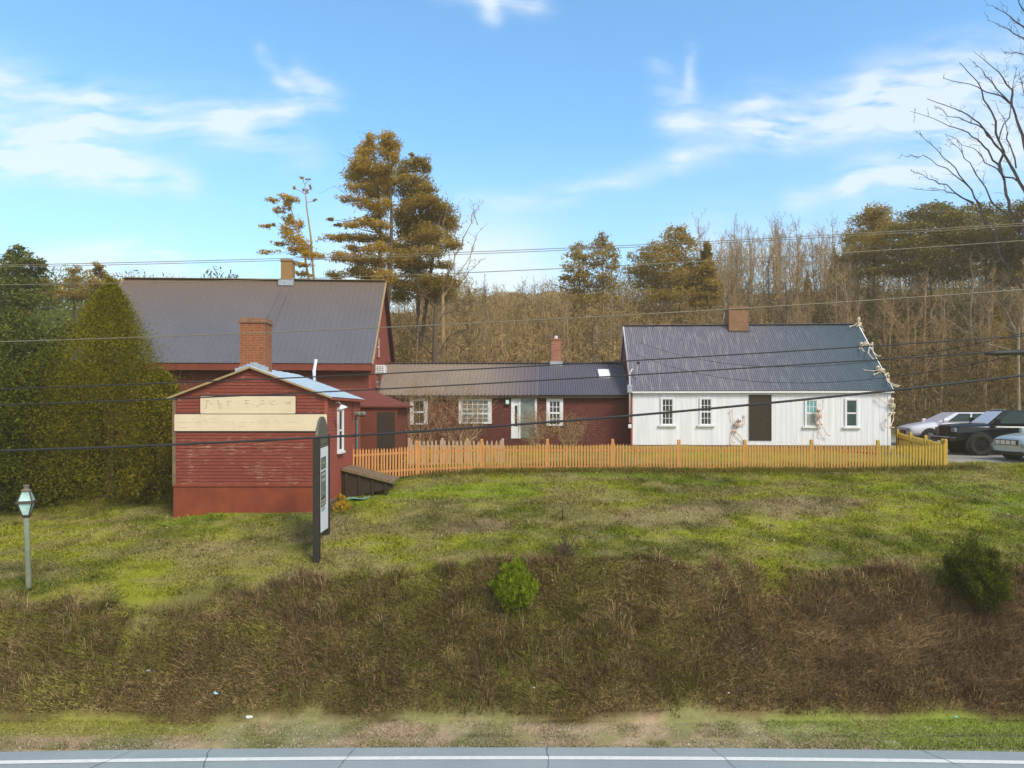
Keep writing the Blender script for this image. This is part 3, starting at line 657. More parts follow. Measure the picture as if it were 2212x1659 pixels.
corrug('roof', (W+.05,D+ov,le), (-.1,D+ov,le), (W+.05,rd,rz), (-.1,rd,rz), .2, .02, 'roof_blue', root)
cp = MB(); cp.bar((-.1, rd-.07, rz+.03), (W, rd-.07, rz+.03), .2, .02); cp.bar((-.1, rd+.07, rz+.025), (W, rd+.07, rz+.025), .2, .02); cp.build('ridge_cap', 'roof_blue', root)
MB().box(-.05, W, -ov+.01, -ov+.05, le-.13, le-.02).build('eave_board', 'dark_wood', root)
for x0, x1, y0, y1, cc, r, pn, cas in ((893,917,865,915,1,2,'glass_dark',.15),(998,1055,864,913,5,5,'glass_grey',.15),(1186.5,1210,866,918,3,4,'glass_dark',.13)):
    a = fr.hit(x0, y1, -.01); b = fr.hit(x1, y0, -.01)
    window(root, (0,-.014,0), UX, NF, a[0], b[0], a[2], b[2], cc, r, pn, casing=cas, sill=0, mun=.03)
a = fr.hit(1104, 947, -.01); b = fr.hit(1160, 856, -.01); c1 = fr.hit(1123, 900, -.01)[0]
dr = MB(); O = (0,-.014,0)
for q in ((a[0], a[0]+.1, a[2], b[2]), (b[0]-.1, b[0], a[2], b[2]), (c1-.05, c1+.03, a[2], b[2]-.1)): obox(dr, O, UX, NF, q[0], q[1], 0, .05, q[2], q[3])
obox(dr, O, UX, NF, a[0]+.1, b[0]-.1, 0, .052, b[2]-.1, b[2]); dr = dr.build('door_frame', 'white_trim', root)
obox(MB(), O, UX, NF, a[0]+.1, c1-.05, 0, .02, a[2], b[2]-.1).build('side_panel', 'white_trim', dr)
obox(MB(), O, UX, NF, a[0]+.17, c1-.11, .021, .03, a[2]+.55, b[2]-.42).build('side_glass', 'glass_dark', dr)
obox(MB(), O, UX, NF, c1+.03, b[0]-.1, 0, .022, a[2], b[2]-.1).build('door', 'glass_grey', dr)
MB().ball(((c1+.10), -.08, a[2]+1.0), .03).build('handle', 'chrome', dr)
a = fr.hit(1092, 875, -.1); b = fr.hit(1100, 861, -.1)
lm = MB().box(a[0]-.02, b[0]+.02, -.13, -.018, a[2], b[2]).build('wall_lantern', 'lamp_metal', root, bevel=.015); MB().box(a[0]+.01, b[0]-.01, -.136, -.132, a[2]+.05, b[2]-.06).build('lantern_glass', 'lamp_glass', lm)
c, a, b = chimney(root, fr, 1190.5, 1212.5, 731, rd-.25, .5, rz-.3, 'brick_small', .08)
MB().tube([((a[0]+b[0])/2, rd, a[2]), ((a[0]+b[0])/2, rd, a[2]+.16)], .09).build('chimney_pot', 'white_trim', c); MB().tube([((a[0]+b[0])/2, rd, a[2]+.16), ((a[0]+b[0])/2, rd, a[2]+.2)], .11).build('pot_lid', 'dark_trim', c)
fl = MB().box(a[0]-.06, b[0]+.06, rd-.33, rd-.26, rz-.26, rz+.08); fl.box(a[0]-.05, a[0]-.005, rd-.26, rd+.28, rz-.2, rz+.06); fl.box(b[0]+.005, b[0]+.05, rd-.26, rd+.28, rz-.2, rz+.06); fl.build('flashing', 'flashing', c)
# skylight on the roof plane
def onroof(px, py):
    dx, dz = (px-CX)/F, -(py-HY)/F
    lo, hi = 31.5, 36
    for _ in range(40):
        t = (lo+hi)/2; X, Y, Z = dx*t-fr.x0, t-fr.y0, CZ+dz*t-fr.zb; ly = -fr.s*X+fr.c*Y; lx = fr.c*X+fr.s*Y
        if Z > ez+sl*ly: lo = t
        else: hi = t
    return Vector((lx, ly, Z))
q = onroof(1304.5, 810); upv = Vector((0,1,sl)).normalized(); nv = Vector((0,-sl,1)).normalized(); xv = Vector((1,0,0))
vs = [q+xv*i*.27+upv*j*.42+nv*k for k in (.0, .13) for i, j in ((-1,-1),(1,-1),(1,1),(-1,1))]
sk = MB().add(vs, [(3,2,1,0),(4,5,6,7),(0,1,5,4),(1,2,6,5),(2,3,7,6),(3,0,4,7)]).build('skylight', 'sign_white', root, bevel=.02)

# ---------------------------------------------------------------- tall red house on the left
fr = Frame(-5.92-11.6, 29.45-.55, 3.9, R(3.2)); root = fr.root('red_farmhouse', 'tall dark red farmhouse with a steep slate-grey metal roof at the left', 'house')
W = 11.6; D = 8.3; rd = 4.15; ez = fr.hit(805, 784, -.3)[2]; rz = fr.hit(815, 607, rd)[2]
wl = MB().box(0, W, 0, .2, 0, ez+.25); clap(wl, (0,-.002,0), UX, NF, .2, ez-.25, lambda z: (0, W), .11, .016); MB().box(.2, W-.2, D-.2, D, 0, ez).build('back_wall', 'red_house', root)
wl.build('wall', 'red_house', root)
for a, b in ((0, .2), (W-.2, W)):
    gb = MB()
    gb.add([(a,.2,0),(b,.2,0),(b,D,0),(a,D,0),(a,.2,ez+.2),(b,.2,ez+.2),(b,D,ez),(a,D,ez),(a,rd,rz-.15),(b,rd,rz-.15)],
       [(0,3,2,1),(0,1,5,4),(2,3,7,6),(0,4,8,7,3),(1,2,6,9,5),(4,5,9,8),(7,8,9,6)])
    if a == 0: gb.build('gable_wall', 'red_side_lit', root)
def gr(z): 
    t = max(0, min(1, (z-ez)/(rz-ez))); return (rd*t+.05 if z > ez else 0, D-rd*t-.05 if z > ez else D)
clap(gb, (W+.002,0,0), (0,1,0), (1,0,0), .2, rz-.2, gr, .11, .016); gb.build('gable_wall', 'red_side_lit', root)
MB().box(-.1, W+.12, -.42, -.30, ez-.32, ez-.02).build('eave_board', 'red_trim', root)
MB().box(-.1, W+.12, -.30, .0, ez-.32, ez-.26).build('soffit', 'red_house', root)
MB().box(W-.02, W+.06, -.035, .10, 0, ez-.3).build('corner_board', 'red_side_lit', root)
sl = (rz-ez)/(rd+.35)
corrug('roof', (-.3,-.46,ez-.03), (W+.22,-.46,ez-.03), (-.3,rd,rz), (W+.22,rd,rz), .23, .022, 'roof_slate', root, prof=((0,0),(.08,1),(.16,0),(.5,0),(.55,.5),(.6,0)), rows=1)
corrug('roof', (W+.22,D+.46,ez-.03), (-.3,D+.46,ez-.03), (W+.22,rd,rz), (-.3,rd,rz), .3, .02, 'roof_slate', root)
rake(root, [((xx, -.44, ez-.10), (xx, rd, rz-.07)) for xx in (-.27, W+.2)], .05, .15, 'tan_edge')
rake(root, [((xx, D+.44, ez-.10), (xx, rd, rz-.07)) for xx in (-.27, W+.2)], .05, .15, 'red_trim')
cp = MB(); cp.bar((-.3, rd-.08, rz+.02), (W+.22, rd-.08, rz+.02), .2, .02); cp.bar((-.3, rd+.08, rz+.015), (W+.22, rd+.08, rz+.015), .2, .02); cp.build('ridge_cap', 'tan_edge', root)
c, a, b = chimney(root, fr, 606.5, 631, 559, rd-.3, .55, rz-.4, 'brick_ochre', .12)
f = MB().box(a[0]-.08, b[0]+.08, rd-.42, rd-.305, rz-.32, rz-.05); f.box(a[0]-.06, a[0]-.005, rd-.3, rd+.27, rz-.3, rz+.05); f.box(b[0]+.005, b[0]+.06, rd-.3, rd+.27, rz-.3, rz+.05); f.build('flashing', 'flashing', c)
sm = MB(); r0 = Vector((a[0]+.1, rd-.3, rz-.25)); e0 = Vector((a[0]-.25, -.4, ez+.06)); sm.bar(r0, e0, .05, .03); sm.bar(Vector((b[0]-.05, rd-.3, rz-.25)), Vector((b[0]-.3, -.4, ez+.06)), .04, .03); sm.build('roof_seam', 'roof_slate', root)
# gable windows and air conditioner, on the wall facing right
G = (W+.016,0,0); gu, gn = (0,1,0), (1,0,0)
def gpt(px, py):                                    # wall point of the gable plane
    dx, dz = (px-CX)/F, -(py-HY)/F; tx = fr.x0+fr.c*(W+.02); ty = fr.y0+fr.s*(W+.02)
    t = (fr.c*tx+fr.s*ty)/(fr.c*dx+fr.s); X, Y, Z = dx*t-fr.x0, t-fr.y0, CZ+dz*t
    return -fr.s*X+fr.c*Y, Z-fr.zb
def gwin(x0, x1, y0, y1, pane, cols=1, rows=2):
    p = gpt(x0, y1); q = gpt(x1, y0); return window(root, G, gu, gn, p[0], max(q[0], p[0]+.5), p[1], q[1], cols, rows, pane, casing=.07, sill=0, casing_mat='red_side_lit')
gwin(813.5, 818, 730, 770, 'glass_dark'); gwin(811, 818, 815, 836, 'glass_dark')
p = gpt(811, 808); 
ac = obox(MB(), G, gu, gn, p[0]+.0, p[0]+.75, .0, .42, p[1], p[1]+.40).build('air_conditioner', 'white_trim', root, bevel=.015)
gl = MB()
for j in range(1, 5): obox(gl, G, gu, gn, p[0]-.006, p[0]-.001, .04, .38, p[1]+.4*j/5-.012, p[1]+.4*j/5+.012)
for j in range(1, 4): obox(gl, G, gu, gn, p[0]-.012, p[0]-.007, .42*j/4-.012, .42*j/4+.012, p[1]+.03, p[1]+.37)
gl.build('grille', 'screen_grey', ac)
RH = fr

# ---------------------------------------------------------------- hipped lean-to beside the red house
root = thing('red_lean_to', 'small dark red lean-to with a sloping roof tucked behind the annex', 'shed', (-7.2, 26.9, 4.0))
x1 = P(858,874,26.9).x+7.2; ez = P(858,876,26.9).z-4.0
wl = MB().box(0, x1, 0, 2.6, 0, ez); clap(wl, (0,-.002,0), UX, NF, .1, ez, lambda z: (0, x1), .11, .014); wl.build('wall', 'red_house', root)
ap = Vector((P(792,838,28.4).x+7.2, 1.5, P(792,838,28.4).z-4.0)); bl = Vector((-.6, -.12, ez)); brr = Vector((x1+.22, -.12, ez)); bk = Vector((x1+.22, 2.7, ez)); apb = Vector((-.6, 1.5, ap.z))
rf = MB(); rf.add([bl, brr, ap, apb], [(0,1,2,3)]); rf.add([brr, bk, ap], [(0,1,2)]); rf.add([bl-Vector((0,0,.07)), brr-Vector((0,0,.07)), bk-Vector((0,0,.07)), Vector((-.6,2.7,ez-.07))], [(3,2,1,0)])
rf.add([bl-Vector((0,0,.07)), brr-Vector((0,0,.07)), brr, bl], [(0,1,2,3)]); rf.add([brr-Vector((0,0,.07)), bk-Vector((0,0,.07)), bk, brr], [(0,1,2,3)]); rf.build('roof', 'red_house', root)
MB().box(x1-.75, x1-.08, -.03, -.018, .0, ez-.25).build('door', 'dark_wood', root)

# ---------------------------------------------------------------- front annex
fr = Frame(-10.0, 21.0, 3.3, 0); root = fr.root('red_annex', 'weathered red clapboard annex with long cream sign boards on its gable front', 'building')
W = 4.52; D = 4.6; ez = 6.82-fr.zb; ap = 7.72-fr.zb; zs = fr.hit(500, 1047)[2]; hx = fr.hit(543, 791)[0]; sl = (ap-ez)/(W-hx+.18)
wl = MB(); wl.add([(0,0,zs),(W,0,zs),(W,0,ez),(hx,0,ap-.06),(0,0,ez),(0,.15,zs),(W,.15,zs),(W,.15,ez),(hx,.15,ap-.06),(0,.15,ez)], [(0,1,2,3,4),(9,8,7,6,5),(0,5,6,1),(1,6,7,2),(2,7,8,3),(3,8,9,4),(4,9,5,0)])
def ar(z):
    t = max(0, min(1, (z-ez)/(ap-.06-ez))) ; return (hx*t, W-(W-hx)*t) if z > ez else (0, W)
clap(wl, (0,-.002,0), UX, NF, zs, ap-.1, ar, .098, .022); wl.build('wall', 'red_front', root)
sd = MB().box(W-.15, W, .15, D, .0, ez); clap(sd, (W+.002,0,0), (0,1,0), (1,0,0), .42, ez, lambda z: (0, D), .10, .02)
sd.box(0, .15, .15, D, 0, ez); sd.box(.15, W-.15, D-.15, D, 0, ez); sd.add([(.0,D,ez),(W,D,ez),(hx,D,ap-.06),(.0,D-.15,ez),(W,D-.15,ez),(hx,D-.15,ap-.06)], [(0,2,1),(3,4,5),(0,3,5,2),(1,2,5,4)])
sd.build('side_wall', 'red_side_lit', root)
sk = MB().box(-.01, W+.01, -.012, -.002, -.3, zs-.01); sk.box(0, W, -.002, .15, -.4, zs-.003); sk.box(-.02, W+.02, -.045, -.0125, zs-.05, zs+.01); sk.build('skirt', 'red_skirt', root)
MB().box(W+.004, W+.09, .02, D, -.5, .42).build('foundation', 'stone', root)
MB().box(-.03, .07, -.035, -.024, zs, ez-.02).build('corner_board', 'old_wood', root); MB().box(W-.07, W+.035, -.035, .05, zs+.011, ez-.05).build('corner_board', 'red_side_lit', root)
le = -.15; re = W+.18; zl = ez-.02; zr = ap-sl*(re-hx)
def plane(name, e0, e1, r0, r1, mat, pitch):
    return corrug(name, e0, e1, r0, r1, pitch, .014, mat, root, prof=((0,0),(.05,1),(.1,0)))
plane('roof', (re,-.14,zr), (re,D+.06,zr), (hx,-.14,ap), (hx,D+.06,ap), 'roof_white', .6)
plane('roof', (le,D+.06,zl), (le,-.14,zl), (hx,D+.06,ap), (hx,-.14,ap), 'roof_white', .6)
rk = MB(); rk.bar((re,-.12,zr-.03), (hx,-.12,ap-.03), .045, .055); rk.bar((le,-.12,zl-.03), (hx,-.12,ap-.03), .045, .055); rk.build('rake_board', 'tan_edge', root)
MB().box(re-.05, re-.01, -.1, D, zr-.09, zr-.015).build('eave_board', 'red_side_lit', root)
c, a, b = chimney(root, fr, 518, 573, 686, .22, .6, ap-.7, 'brick_red', .16, capmat='brick_tan')
fl = MB()
for k in range(6):
    for s in (-1, 1):
        xa = hx+s*k*.11; z = ap-abs(k*.11)*sl
        if a[0]-.06 < xa < b[0]+.06: fl.box(min(xa, xa+s*.11), max(xa, xa+s*.11), .185-.004*k, .218, z-.12, z+.13)
fl.build('flashing', 'flashing', c)
MB().tube([(3.23+.0,3.4,7.2-fr.zb),(3.20,3.4,7.78-fr.zb),(3.26,3.4,8.18-fr.zb)], .06, 12).build('stove_pipe', 'sign_white', root, smooth=True)
# cream boards, stepped, with ghost lettering
def board(x0, x1, y0, y1):
    a = fr.hit(x0, y1, -.05); b = fr.hit(x1, y0, -.05); r = .035
    pl = []
    for cx, cz, t0 in ((b[0]-r, a[2]+r, -90), (b[0]-r, b[2]-r, 0), (a[0]+r, b[2]-r, 90), (a[0]+r, a[2]+r, 180)):
        pl += [(cx+r*math.cos(R(t0+t)), -.06, cz+r*math.sin(R(t0+t))) for t in (0,30,60,90)]
    return pl, a, b
sg = None
bd1, a1, b1 = board(433, 638, 856, 893.5); bd2, a2, b2 = board(377, 706, 895, 931)
sign = MB().prism(bd1, (0,.035,0)); sign.prism(bd2, (0,.035,0)); sign = sign.build('sign_board', 'cream_board', root)
bk = MB().box(a1[0]-.03, b1[0]+.02, -.024, -.021, a1[2]-.01, b1[2]+.05); bk.box(a2[0]-.03, b2[0]+.03, -.0235, -.0205, a2[2]-.05, b2[2]+.035)
bk.build('sign_backing', 'dark_trim', sign)
gh = MB()
def stroke(x0, y0, x1, y1, w=1.2):                  # in photo pixels on the board face
    p = fr.hit(x0, y0, -.0625); q = fr.hit(x1, y1, -.0625); gh.bar(p, q, .004, w*.0137, up=Vector((0,1,0))) if False else gh.bar(p, q, w*.0115, .003, up=Vector((0,1,0)))
Zx = lambda x, y: ((510+x*.2215)*.72, (1170+y*.2215)*.72)
for q in ((470,145,540,150),(505,150,490,245),(465,250,490,245),(530,185,580,190),(625,150,665,145),(660,145,655,190),(640,190,705,190),(655,215,700,215),(660,240,710,245),
          (770,155,835,150),(790,150,785,215),(590,238,598,240),(1010,140,1080,140),(1030,142,1035,185),(1015,185,1075,185),(1120,195,1130,200),(1040,222,1046,224),(1230,135,1270,150),(1200,195,1175,235),(1215,190,1290,188),
          (1350,140,1375,195),(1385,150,1420,148),(1375,195,1410,200),(1430,195,1460,192),(1550,155,1590,195),(1590,195,1600,160),(1600,160,1625,190),(1630,150,1625,200)):
    stroke(*Zx(q[0], q[1]), *Zx(q[2], q[3]), .9)
for q in ((110,438,200,440),(215,440,280,436),(300,385,310,410),(330,440,420,436),(470,405,490,440),(490,440,520,435),(560,395,620,392),(550,440,640,436),(760,430,800,440),(840,440,860,448),(940,436,1030,440),(1100,440,1140,436),
          (1160,400,1175,402),(1195,440,1240,430),(1270,415,1290,400),(1300,400,1310,406),(1290,438,1350,434),(1435,395,1452,420),(1460,440,1490,436),(1615,438,1660,434),(1690,432,1720,438),(1800,405,1795,425),(130,505,230,510),(930,492,1030,488),(860,478,880,482)):
    stroke(*Zx(q[0], q[1]), *Zx(q[2], q[3]), .45)
gh.build('faded_lettering', 'ghost_letter', sign)
# side wall fittings
SO = (W+.02,0,0); su, sn = (0,1,0), (1,0,0)
def spt(px, py):
    Y = 5.46*F/(CX-px); return Y-21.0, CZ-(py-HY)*Y/F-fr.zb
a = spt(730, 972); b = spt(735.5, 884)
window(root, SO, su, sn, a[0]-.02, b[0]+.16, 5.16-fr.zb, 6.42-fr.zb, 1, 2, 'glass_dark', casing=.09, sill=.02)
a = spt(718, 880); lp = MB(); ly, lz = a[0], a[1]
lp.tube([(W+.02,ly,lz+.1),(W+.22,ly,lz+.16),(W+.30,ly,lz+.06)], .014, 6); lp = lp.build('wall_lamp', 'flashing', root, smooth=True)
sh = MB(); sh.tube([(W+.30,ly,lz+.07),(W+.32,ly,lz-.02),(W+.34,ly,lz-.06)], [.04,.15,.17], 16); sh.build('lamp_shade', 'sign_white', lp, smooth=True)
for px in (767, 779):
    a = spt(px, 894); mt = MB().tube([(W+.02,a[0],a[1]),(W+.14,a[0],a[1])], .10, 14).build('electric_meter', 'cement', root, smooth=False); MB().ball((W+.15,a[0],a[1]), (.06,.085,.085)).build('meter_glass', 'glass_grey', mt, smooth=True)
a = spt(768, 902); MB().tube([(W+.07,a[0],a[1]),(W+.07,a[0],.3)], .04, 8).build('conduit', simple('conduit_teal', (.09,.20,.19), (.06,.13,.13), 4), root)
a = spt(745, 1040); MB().tube([(W+.04, 3.2, ez-.1),(W+.04, 3.2, ez-.75)], .012, 6).build('cable_drop', 'dark_trim', root)
MB().box(W+.09, W+.11, .75, .9, .12, .38).build('vent', 'cement', root)
AN = fr

# ---------------------------------------------------------------- ramp at the annex side
zr_ = 3.75; root = thing('wooden_ramp', 'weathered plank ramp sloping down from the side of the annex', 'ramp', (-5.4, 23.0, zr_))
A = P(739,1011,22.7); B = P(848,1040,22.7); dx = B.x-A.x; lz0 = A.z-zr_; lz1 = B.z-zr_; ox = A.x+5.4
dk = MB()
for k in range(9):
    y0 = -.3+k*.16; dk.add([(ox,y0,lz0),(ox+dx,y0,lz1),(ox+dx,y0+.15,lz1),(ox,y0+.15,lz0),(ox,y0,lz0-.035),(ox+dx,y0,lz1-.035),(ox+dx,y0+.15,lz1-.035),(ox,y0+.15,lz0-.035)], [(0,1,2,3),(7,6,5,4),(0,4,5,1),(1,5,6,2),(2,6,7,3),(3,7,4,0)])
dk.build('deck', 'old_wood', root)
MB().bar((ox,-.345,lz0-.03), (ox+dx+.04,-.345,lz1-.03), .07, .09).build('edge_rail', 'old_wood', root)
MB().prism([(ox,-.29,lz0-.08),(ox+dx,-.29,lz1-.08),(ox+dx,-.29,lz1-.22),(ox+.02,-.29,-.15)], (0,.04,0)).build('side_board', 'dark_wood', root)
for k in range(4): MB().box(ox+.1+k*.42, ox+.18+k*.42, -.34, -.29, -.25, lz0-.12-(lz0-lz1)*(.1+k*.42)/dx).build('leg', 'dark_wood', root)
tp = MB(); pts = [(775+dxp, 1058+dyp) for dxp, dyp in ((-26,-1),(-12,2),(0,3),(12,1),(22,-1),(8,-3),(-2,-2),(-14,-3))]
y0_ = 22.3; c0 = P(775,1058,22.3)
tpts = [(P(px,py,22.3).x, y0_+(.12 if i > 3 else -.1), float(gz(P(px,py,22.3).x, 22.3))+.06+.03*math.sin(i*2)) for i, (px, py) in enumerate(pts)]
tp = MB().prism(tpts, (0,0,.02)).build('tarpaulin', 'tarp'); tag(tp, 'scrap of turquoise tarpaulin lying under the wooden ramp', 'tarpaulin')

# ---------------------------------------------------------------- picket fence
def fence(name, label, pts, H, mats, pitch=.109, pw=.062, post_h=.12, zoff=0, sag=.05, postn=None, inside=False):
    "pts: ground points of the posts; each bay is one picket panel, with rails behind"
    root = thing(name, label, 'fence', pts[0]); o = Vector(pts[0]); pts = [Vector(p)-o for p in pts]
    for i, p in enumerate(pts):
        q = pts[min(i+1, len(pts)-1)]-pts[max(i-1, 0)]; u = q.normalized(); n = Vector((u.y, -u.x, 0)).normalized()
        m = mats(i/(len(pts)-1)); mb = MB(); c = p-n*.06
        mb.bar(c-Vector((0,0,.3)), c+Vector((0,0,H+post_h)), .10, .10, up=Vector((0,1,0)))
        t = c+Vector((0,0,H+post_h)); mb.add([t+Vector((-.05,-.05,0)), t+Vector((.05,-.05,0)), t+Vector((.05,.05,0)), t+Vector((-.05,.05,0)), t+Vector((0,0,.04))], [(0,1,4),(1,2,4),(2,3,4),(3,0,4)])
        mb.build('post', m, root)
    for i in range(len(pts)-1):
        a, b = pts[i], pts[i+1]; L = (b-a).length; u = (b-a)/L; n = Vector((u.y, -u.x, 0)).normalized(); m = mats((i+.5)/(len(pts)-1))
        ct = max(2, round(L/pitch)); mb = MB()
        for k in range(ct):
            t = (k+.5)/ct
            if abs(t) < .02: continue
            c = a+(b-a)*t+u*random.uniform(-.006, .006); h = H-sag*math.sin(math.pi*t)+random.uniform(-.012, .012); w = pw/2
            lean = u*random.gauss(0, .007)+n*random.uniform(0, .008)
            v = [c-u*w, c+u*w, c+u*w+Vector((0,0,h-.08))+lean, c+Vector((0,0,h))+lean, c-u*w+Vector((0,0,h-.08))+lean]
            v = [q+n*.0 for q in v]; v += [q-n*.02 for q in v[:5]]
            mb.add(v, [(0,1,2,3,4),(9,8,7,6,5),(1,6,7,2),(2,7,8,3),(3,8,9,4),(4,9,5,0)])
        mb.build('picket_panel', m, root)
        r = MB()
        for z in (.22, H-.26): r.bar(a-n*.045+Vector((0,0,z)), b-n*.045+Vector((0,0,z-.0)), .04, .075)
        r.build('rail', m, root)
    return root
fx = [(761,24.4),(902,25.6),(1041,26.0),(1183,26.1),(1324,26.15),(1467,26.2),(1610,26.2),(1754,26.2),(1898,26.1),(2044,25.9)]
zt = [0,0,0,0,0,0,0,0,0,0]; topy = [968,961,957,957,957,958,958,958,959,957]
pts = []
for (px, Y), ty in zip(fx, topy):
    p = P(px, ty, Y); pts.append((p.x, Y, p.z-1.10))
fence('picket_fence', 'long unpainted cedar picket fence running along the top of the lawn', pts, 1.10, lambda t: M['fence_olive'] if t > .85 else M['fence_mid'] if t > .6 else M['fence_wood'])
c0 = pts[-1]; c1 = P(1941, 934, 31.6); q = []
for k in range(4):
    t = k/3; q.append((c0[0]+.02+(c1.x-c0[0])*t, c0[1]+.14+(c1.y-c0[1]-.14)*t, c0[2]+(c1.z-1.1-c0[2])*t))
fence('picket_fence', 'short return of the picket fence running back beside the parked pickup', q, 1.10, lambda t: M['fence_olive'], sag=.02, inside=True)
pts = []
for px, Y, ty in ((884,27.1,949),(956,27.3,949),(1010,27.4,950),(1086,27.4,950)):
    p = P(px, ty, Y); pts.append((p.x, Y, p.z-1.15))
fence('picket_fence', 'older grey-tipped picket fence standing just behind the long one', pts, 1.15, lambda t: M['fence_grey'], pitch=.16, pw=.075, sag=.02, post_h=.02)
# ---------------------------------------------------------------- skeleton decorations
def roof_depth(x, y):
    "distance at which the photo ray meets the front roof plane of the white house"
    lo, hi = 29.5, 36.0; ezw, rzw = 7.40, 10.56
    for _ in range(40):
        t = (lo+hi)/2; X = (x-CX)/F*t-WH.x0; Z = CZ-(y-HY)/F*t; ly = -WH.s*X+WH.c*(t-WH.y0)
        if Z > ezw+(rzw-ezw)/3.45*ly: lo = t
        else: hi = t
    return min(t, 34.35)
def skeleton(label, Y, J, mat='bone', r=.017):
    """J: joints in photo position with an extra depth: skull, neck, chest, pelvis, and chains for arms and legs"""
    def pt(j): return P(j[0], j[1], (roof_depth(j[0], j[1])-.13 if Y is None else Y)+(j[2] if len(j) > 2 else 0))
    base = pt(J['pelvis']); root = thing('skeleton', label, 'skeleton decoration', base, group='plastic skeletons climbing over the white house')
    L = lambda v: Vector(v)-base
    sk = L(pt(J['skull'])); nk = L(pt(J['neck'])); ch = L(pt(J['chest'])); pv = Vector((0,0,0)); sr = .105
    m = MB().ball(sk, (sr*.82, sr*.95, sr), 14, 10); dn = (nk-sk).normalized(); m.ball(sk+dn*sr*.75+Vector((0,-.02,0)), (sr*.5, sr*.55, sr*.42), 10, 7)
    s = m.build('skull', mat, root, smooth=True)
    e = MB()
    for sx in (-1, 1): e.ball(sk+Vector((sx*.035, -sr*.88, .0)), (.024,.02,.026), 8, 6)
    e.ball(sk+Vector((0,-sr*.92,-.045)), (.012,.015,.016), 6, 5); e.build('eye_socket', 'socket', s)
    sp = MB().tube([sk+dn*sr*.7, nk, ch, (ch+pv)/2, pv], [.022,.022,.028,.024,.03], 8); sp.build('spine', mat, root, smooth=True)
    ax = (nk-pv).normalized(); rb = MB(); side = ax.cross(Vector((0,1,0))); side = side.normalized() if side.length > .1 else Vector((1,0,0)); fw = side.cross(ax).normalized()
    T = (nk-ch).length+.001
    for k in range(6):
        c = nk.lerp(ch, .15+.85*k/5)+ax*(-.02); w = .115+.03*math.sin(k/5*math.pi)
        rb.tube([c+side*w*math.cos(t)+fw*.085*math.sin(t)-ax*.02*math.sin(t) for t in [2*math.pi*q/12 for q in range(13)]], .0105, 5, cap=False)
    rb.tube([nk-fw*.085, ch-fw*.085], .014, 6); rb.build('rib_cage', mat, root, smooth=True)
    pb = MB()
    for sx in (-1, 1): pb.ball(pv+side*sx*.065, (.055,.045,.05), 8, 6)
    pb.ball(pv, (.05,.04,.035), 8, 6); pb.build('pelvis', mat, root, smooth=True)
    for kind in ('arm', 'leg'):
        for c in J[kind]:
            q = [L(pt(j)) for j in c]; mb = MB(); rr = r if kind == 'arm' else r*1.25
            for a, b in zip(q, q[1:]): mb.tube([a, a.lerp(b, .12), a.lerp(b, .5), a.lerp(b, .88), b], [rr*1.5, rr, rr*.85, rr, rr*1.5], 7)
            for a in q: mb.ball(a, rr*1.55, 8, 5)
            d = (q[-1]-q[-2]).normalized(); e_ = q[-1]; sd = d.cross(Vector((0,1,0))); sd = sd.normalized() if sd.length > .1 else Vector((1,0,0))
            if kind == 'arm':
                for f in range(5):
                    g = sd*(f-2)*.016; tip = e_+d*(.10+.015*(2-abs(f-2)))+g*2.0; mb.tube([e_+g*.5, (e_+tip)/2+g*.2+Vector((0,-.008,0)), tip], [.008,.007,.005], 5)
                mb.ball(e_+d*.02, (.028,.02,.028), 8, 5)
            else:
                mb.tube([e_, e_+d*.05+Vector((.05,-.03,-.01)), e_+d*.04+Vector((.15,-.05,-.01))], [.028,.024,.014], 7)
            mb.build(kind, mat, root, smooth=True)
    return root
skeleton('skeleton peeking over the roof ridge at its right end, head above the ridge', None, dict(skull=(1855,690), neck=(1854.5,696), chest=(1854.5,703), pelvis=(1858,712,.6),
  arm=[[(1850.5,698.5),(1845.5,702.5,-.2),(1838.6,704.5,-.2)],[(1858,699),(1862,706,.4),(1864,712,.6)]], leg=[[(1855,716,.5),(1858,730,1.0),(1858,746,1.5)],[(1859,716,.5),(1863,731,1.0),(1865,746,1.5)]]))
skeleton('skeleton crawling on all fours down the right edge of the blue roof', None, dict(skull=(1860.6,743.6,-.1), neck=(1864.5,744), chest=(1872,743), pelvis=(1884,744.5),
  arm=[[(1864.5,745,-.1),(1860.5,751,-.15),(1864.8,757,-.3)],[(1864,744,.1),(1857.5,748,0),(1857.2,752,0)]], leg=[[(1878.5,747,-.1),(1875.5,762,-.3),(1885.5,775,-.35)],[(1886,747,.1),(1884.8,757),(1893.3,767.5)]]))
skeleton('skeleton stretching one arm along the lower roof edge while climbing up from the eave', None, dict(skull=(1896.4,794.6,-.1), neck=(1900.4,798.5), chest=(1907,803), pelvis=(1915,809),
  arm=[[(1900.5,799,-.1),(1884.6,801.5,0),(1868,799.6,.1)],[(1902,800,.1),(1896,806,0),(1890,808,-.1)]], leg=[[(1914,811,-.1),(1917,824,-.3),(1931,834,-.45)],[(1920,811),(1920,825,-.2),(1934,831.5,-.3)]]))
skeleton('skeleton clinging to the right corner of the white house wall', 30.45, dict(skull=(1927,864), neck=(1927,870), chest=(1927.5,880), pelvis=(1928,892),
  arm=[[(1924,873,-.05),(1910.6,869,-.06),(1898.5,859.5,-.02)],[(1930,873,.1),(1932,884,.2),(1926,890,.2)]], leg=[[(1926,895),(1914,906,-.08),(1911,920,0)],[(1930,895,.1),(1930,906,.1),(1924,921,.05)]]), 'bone')
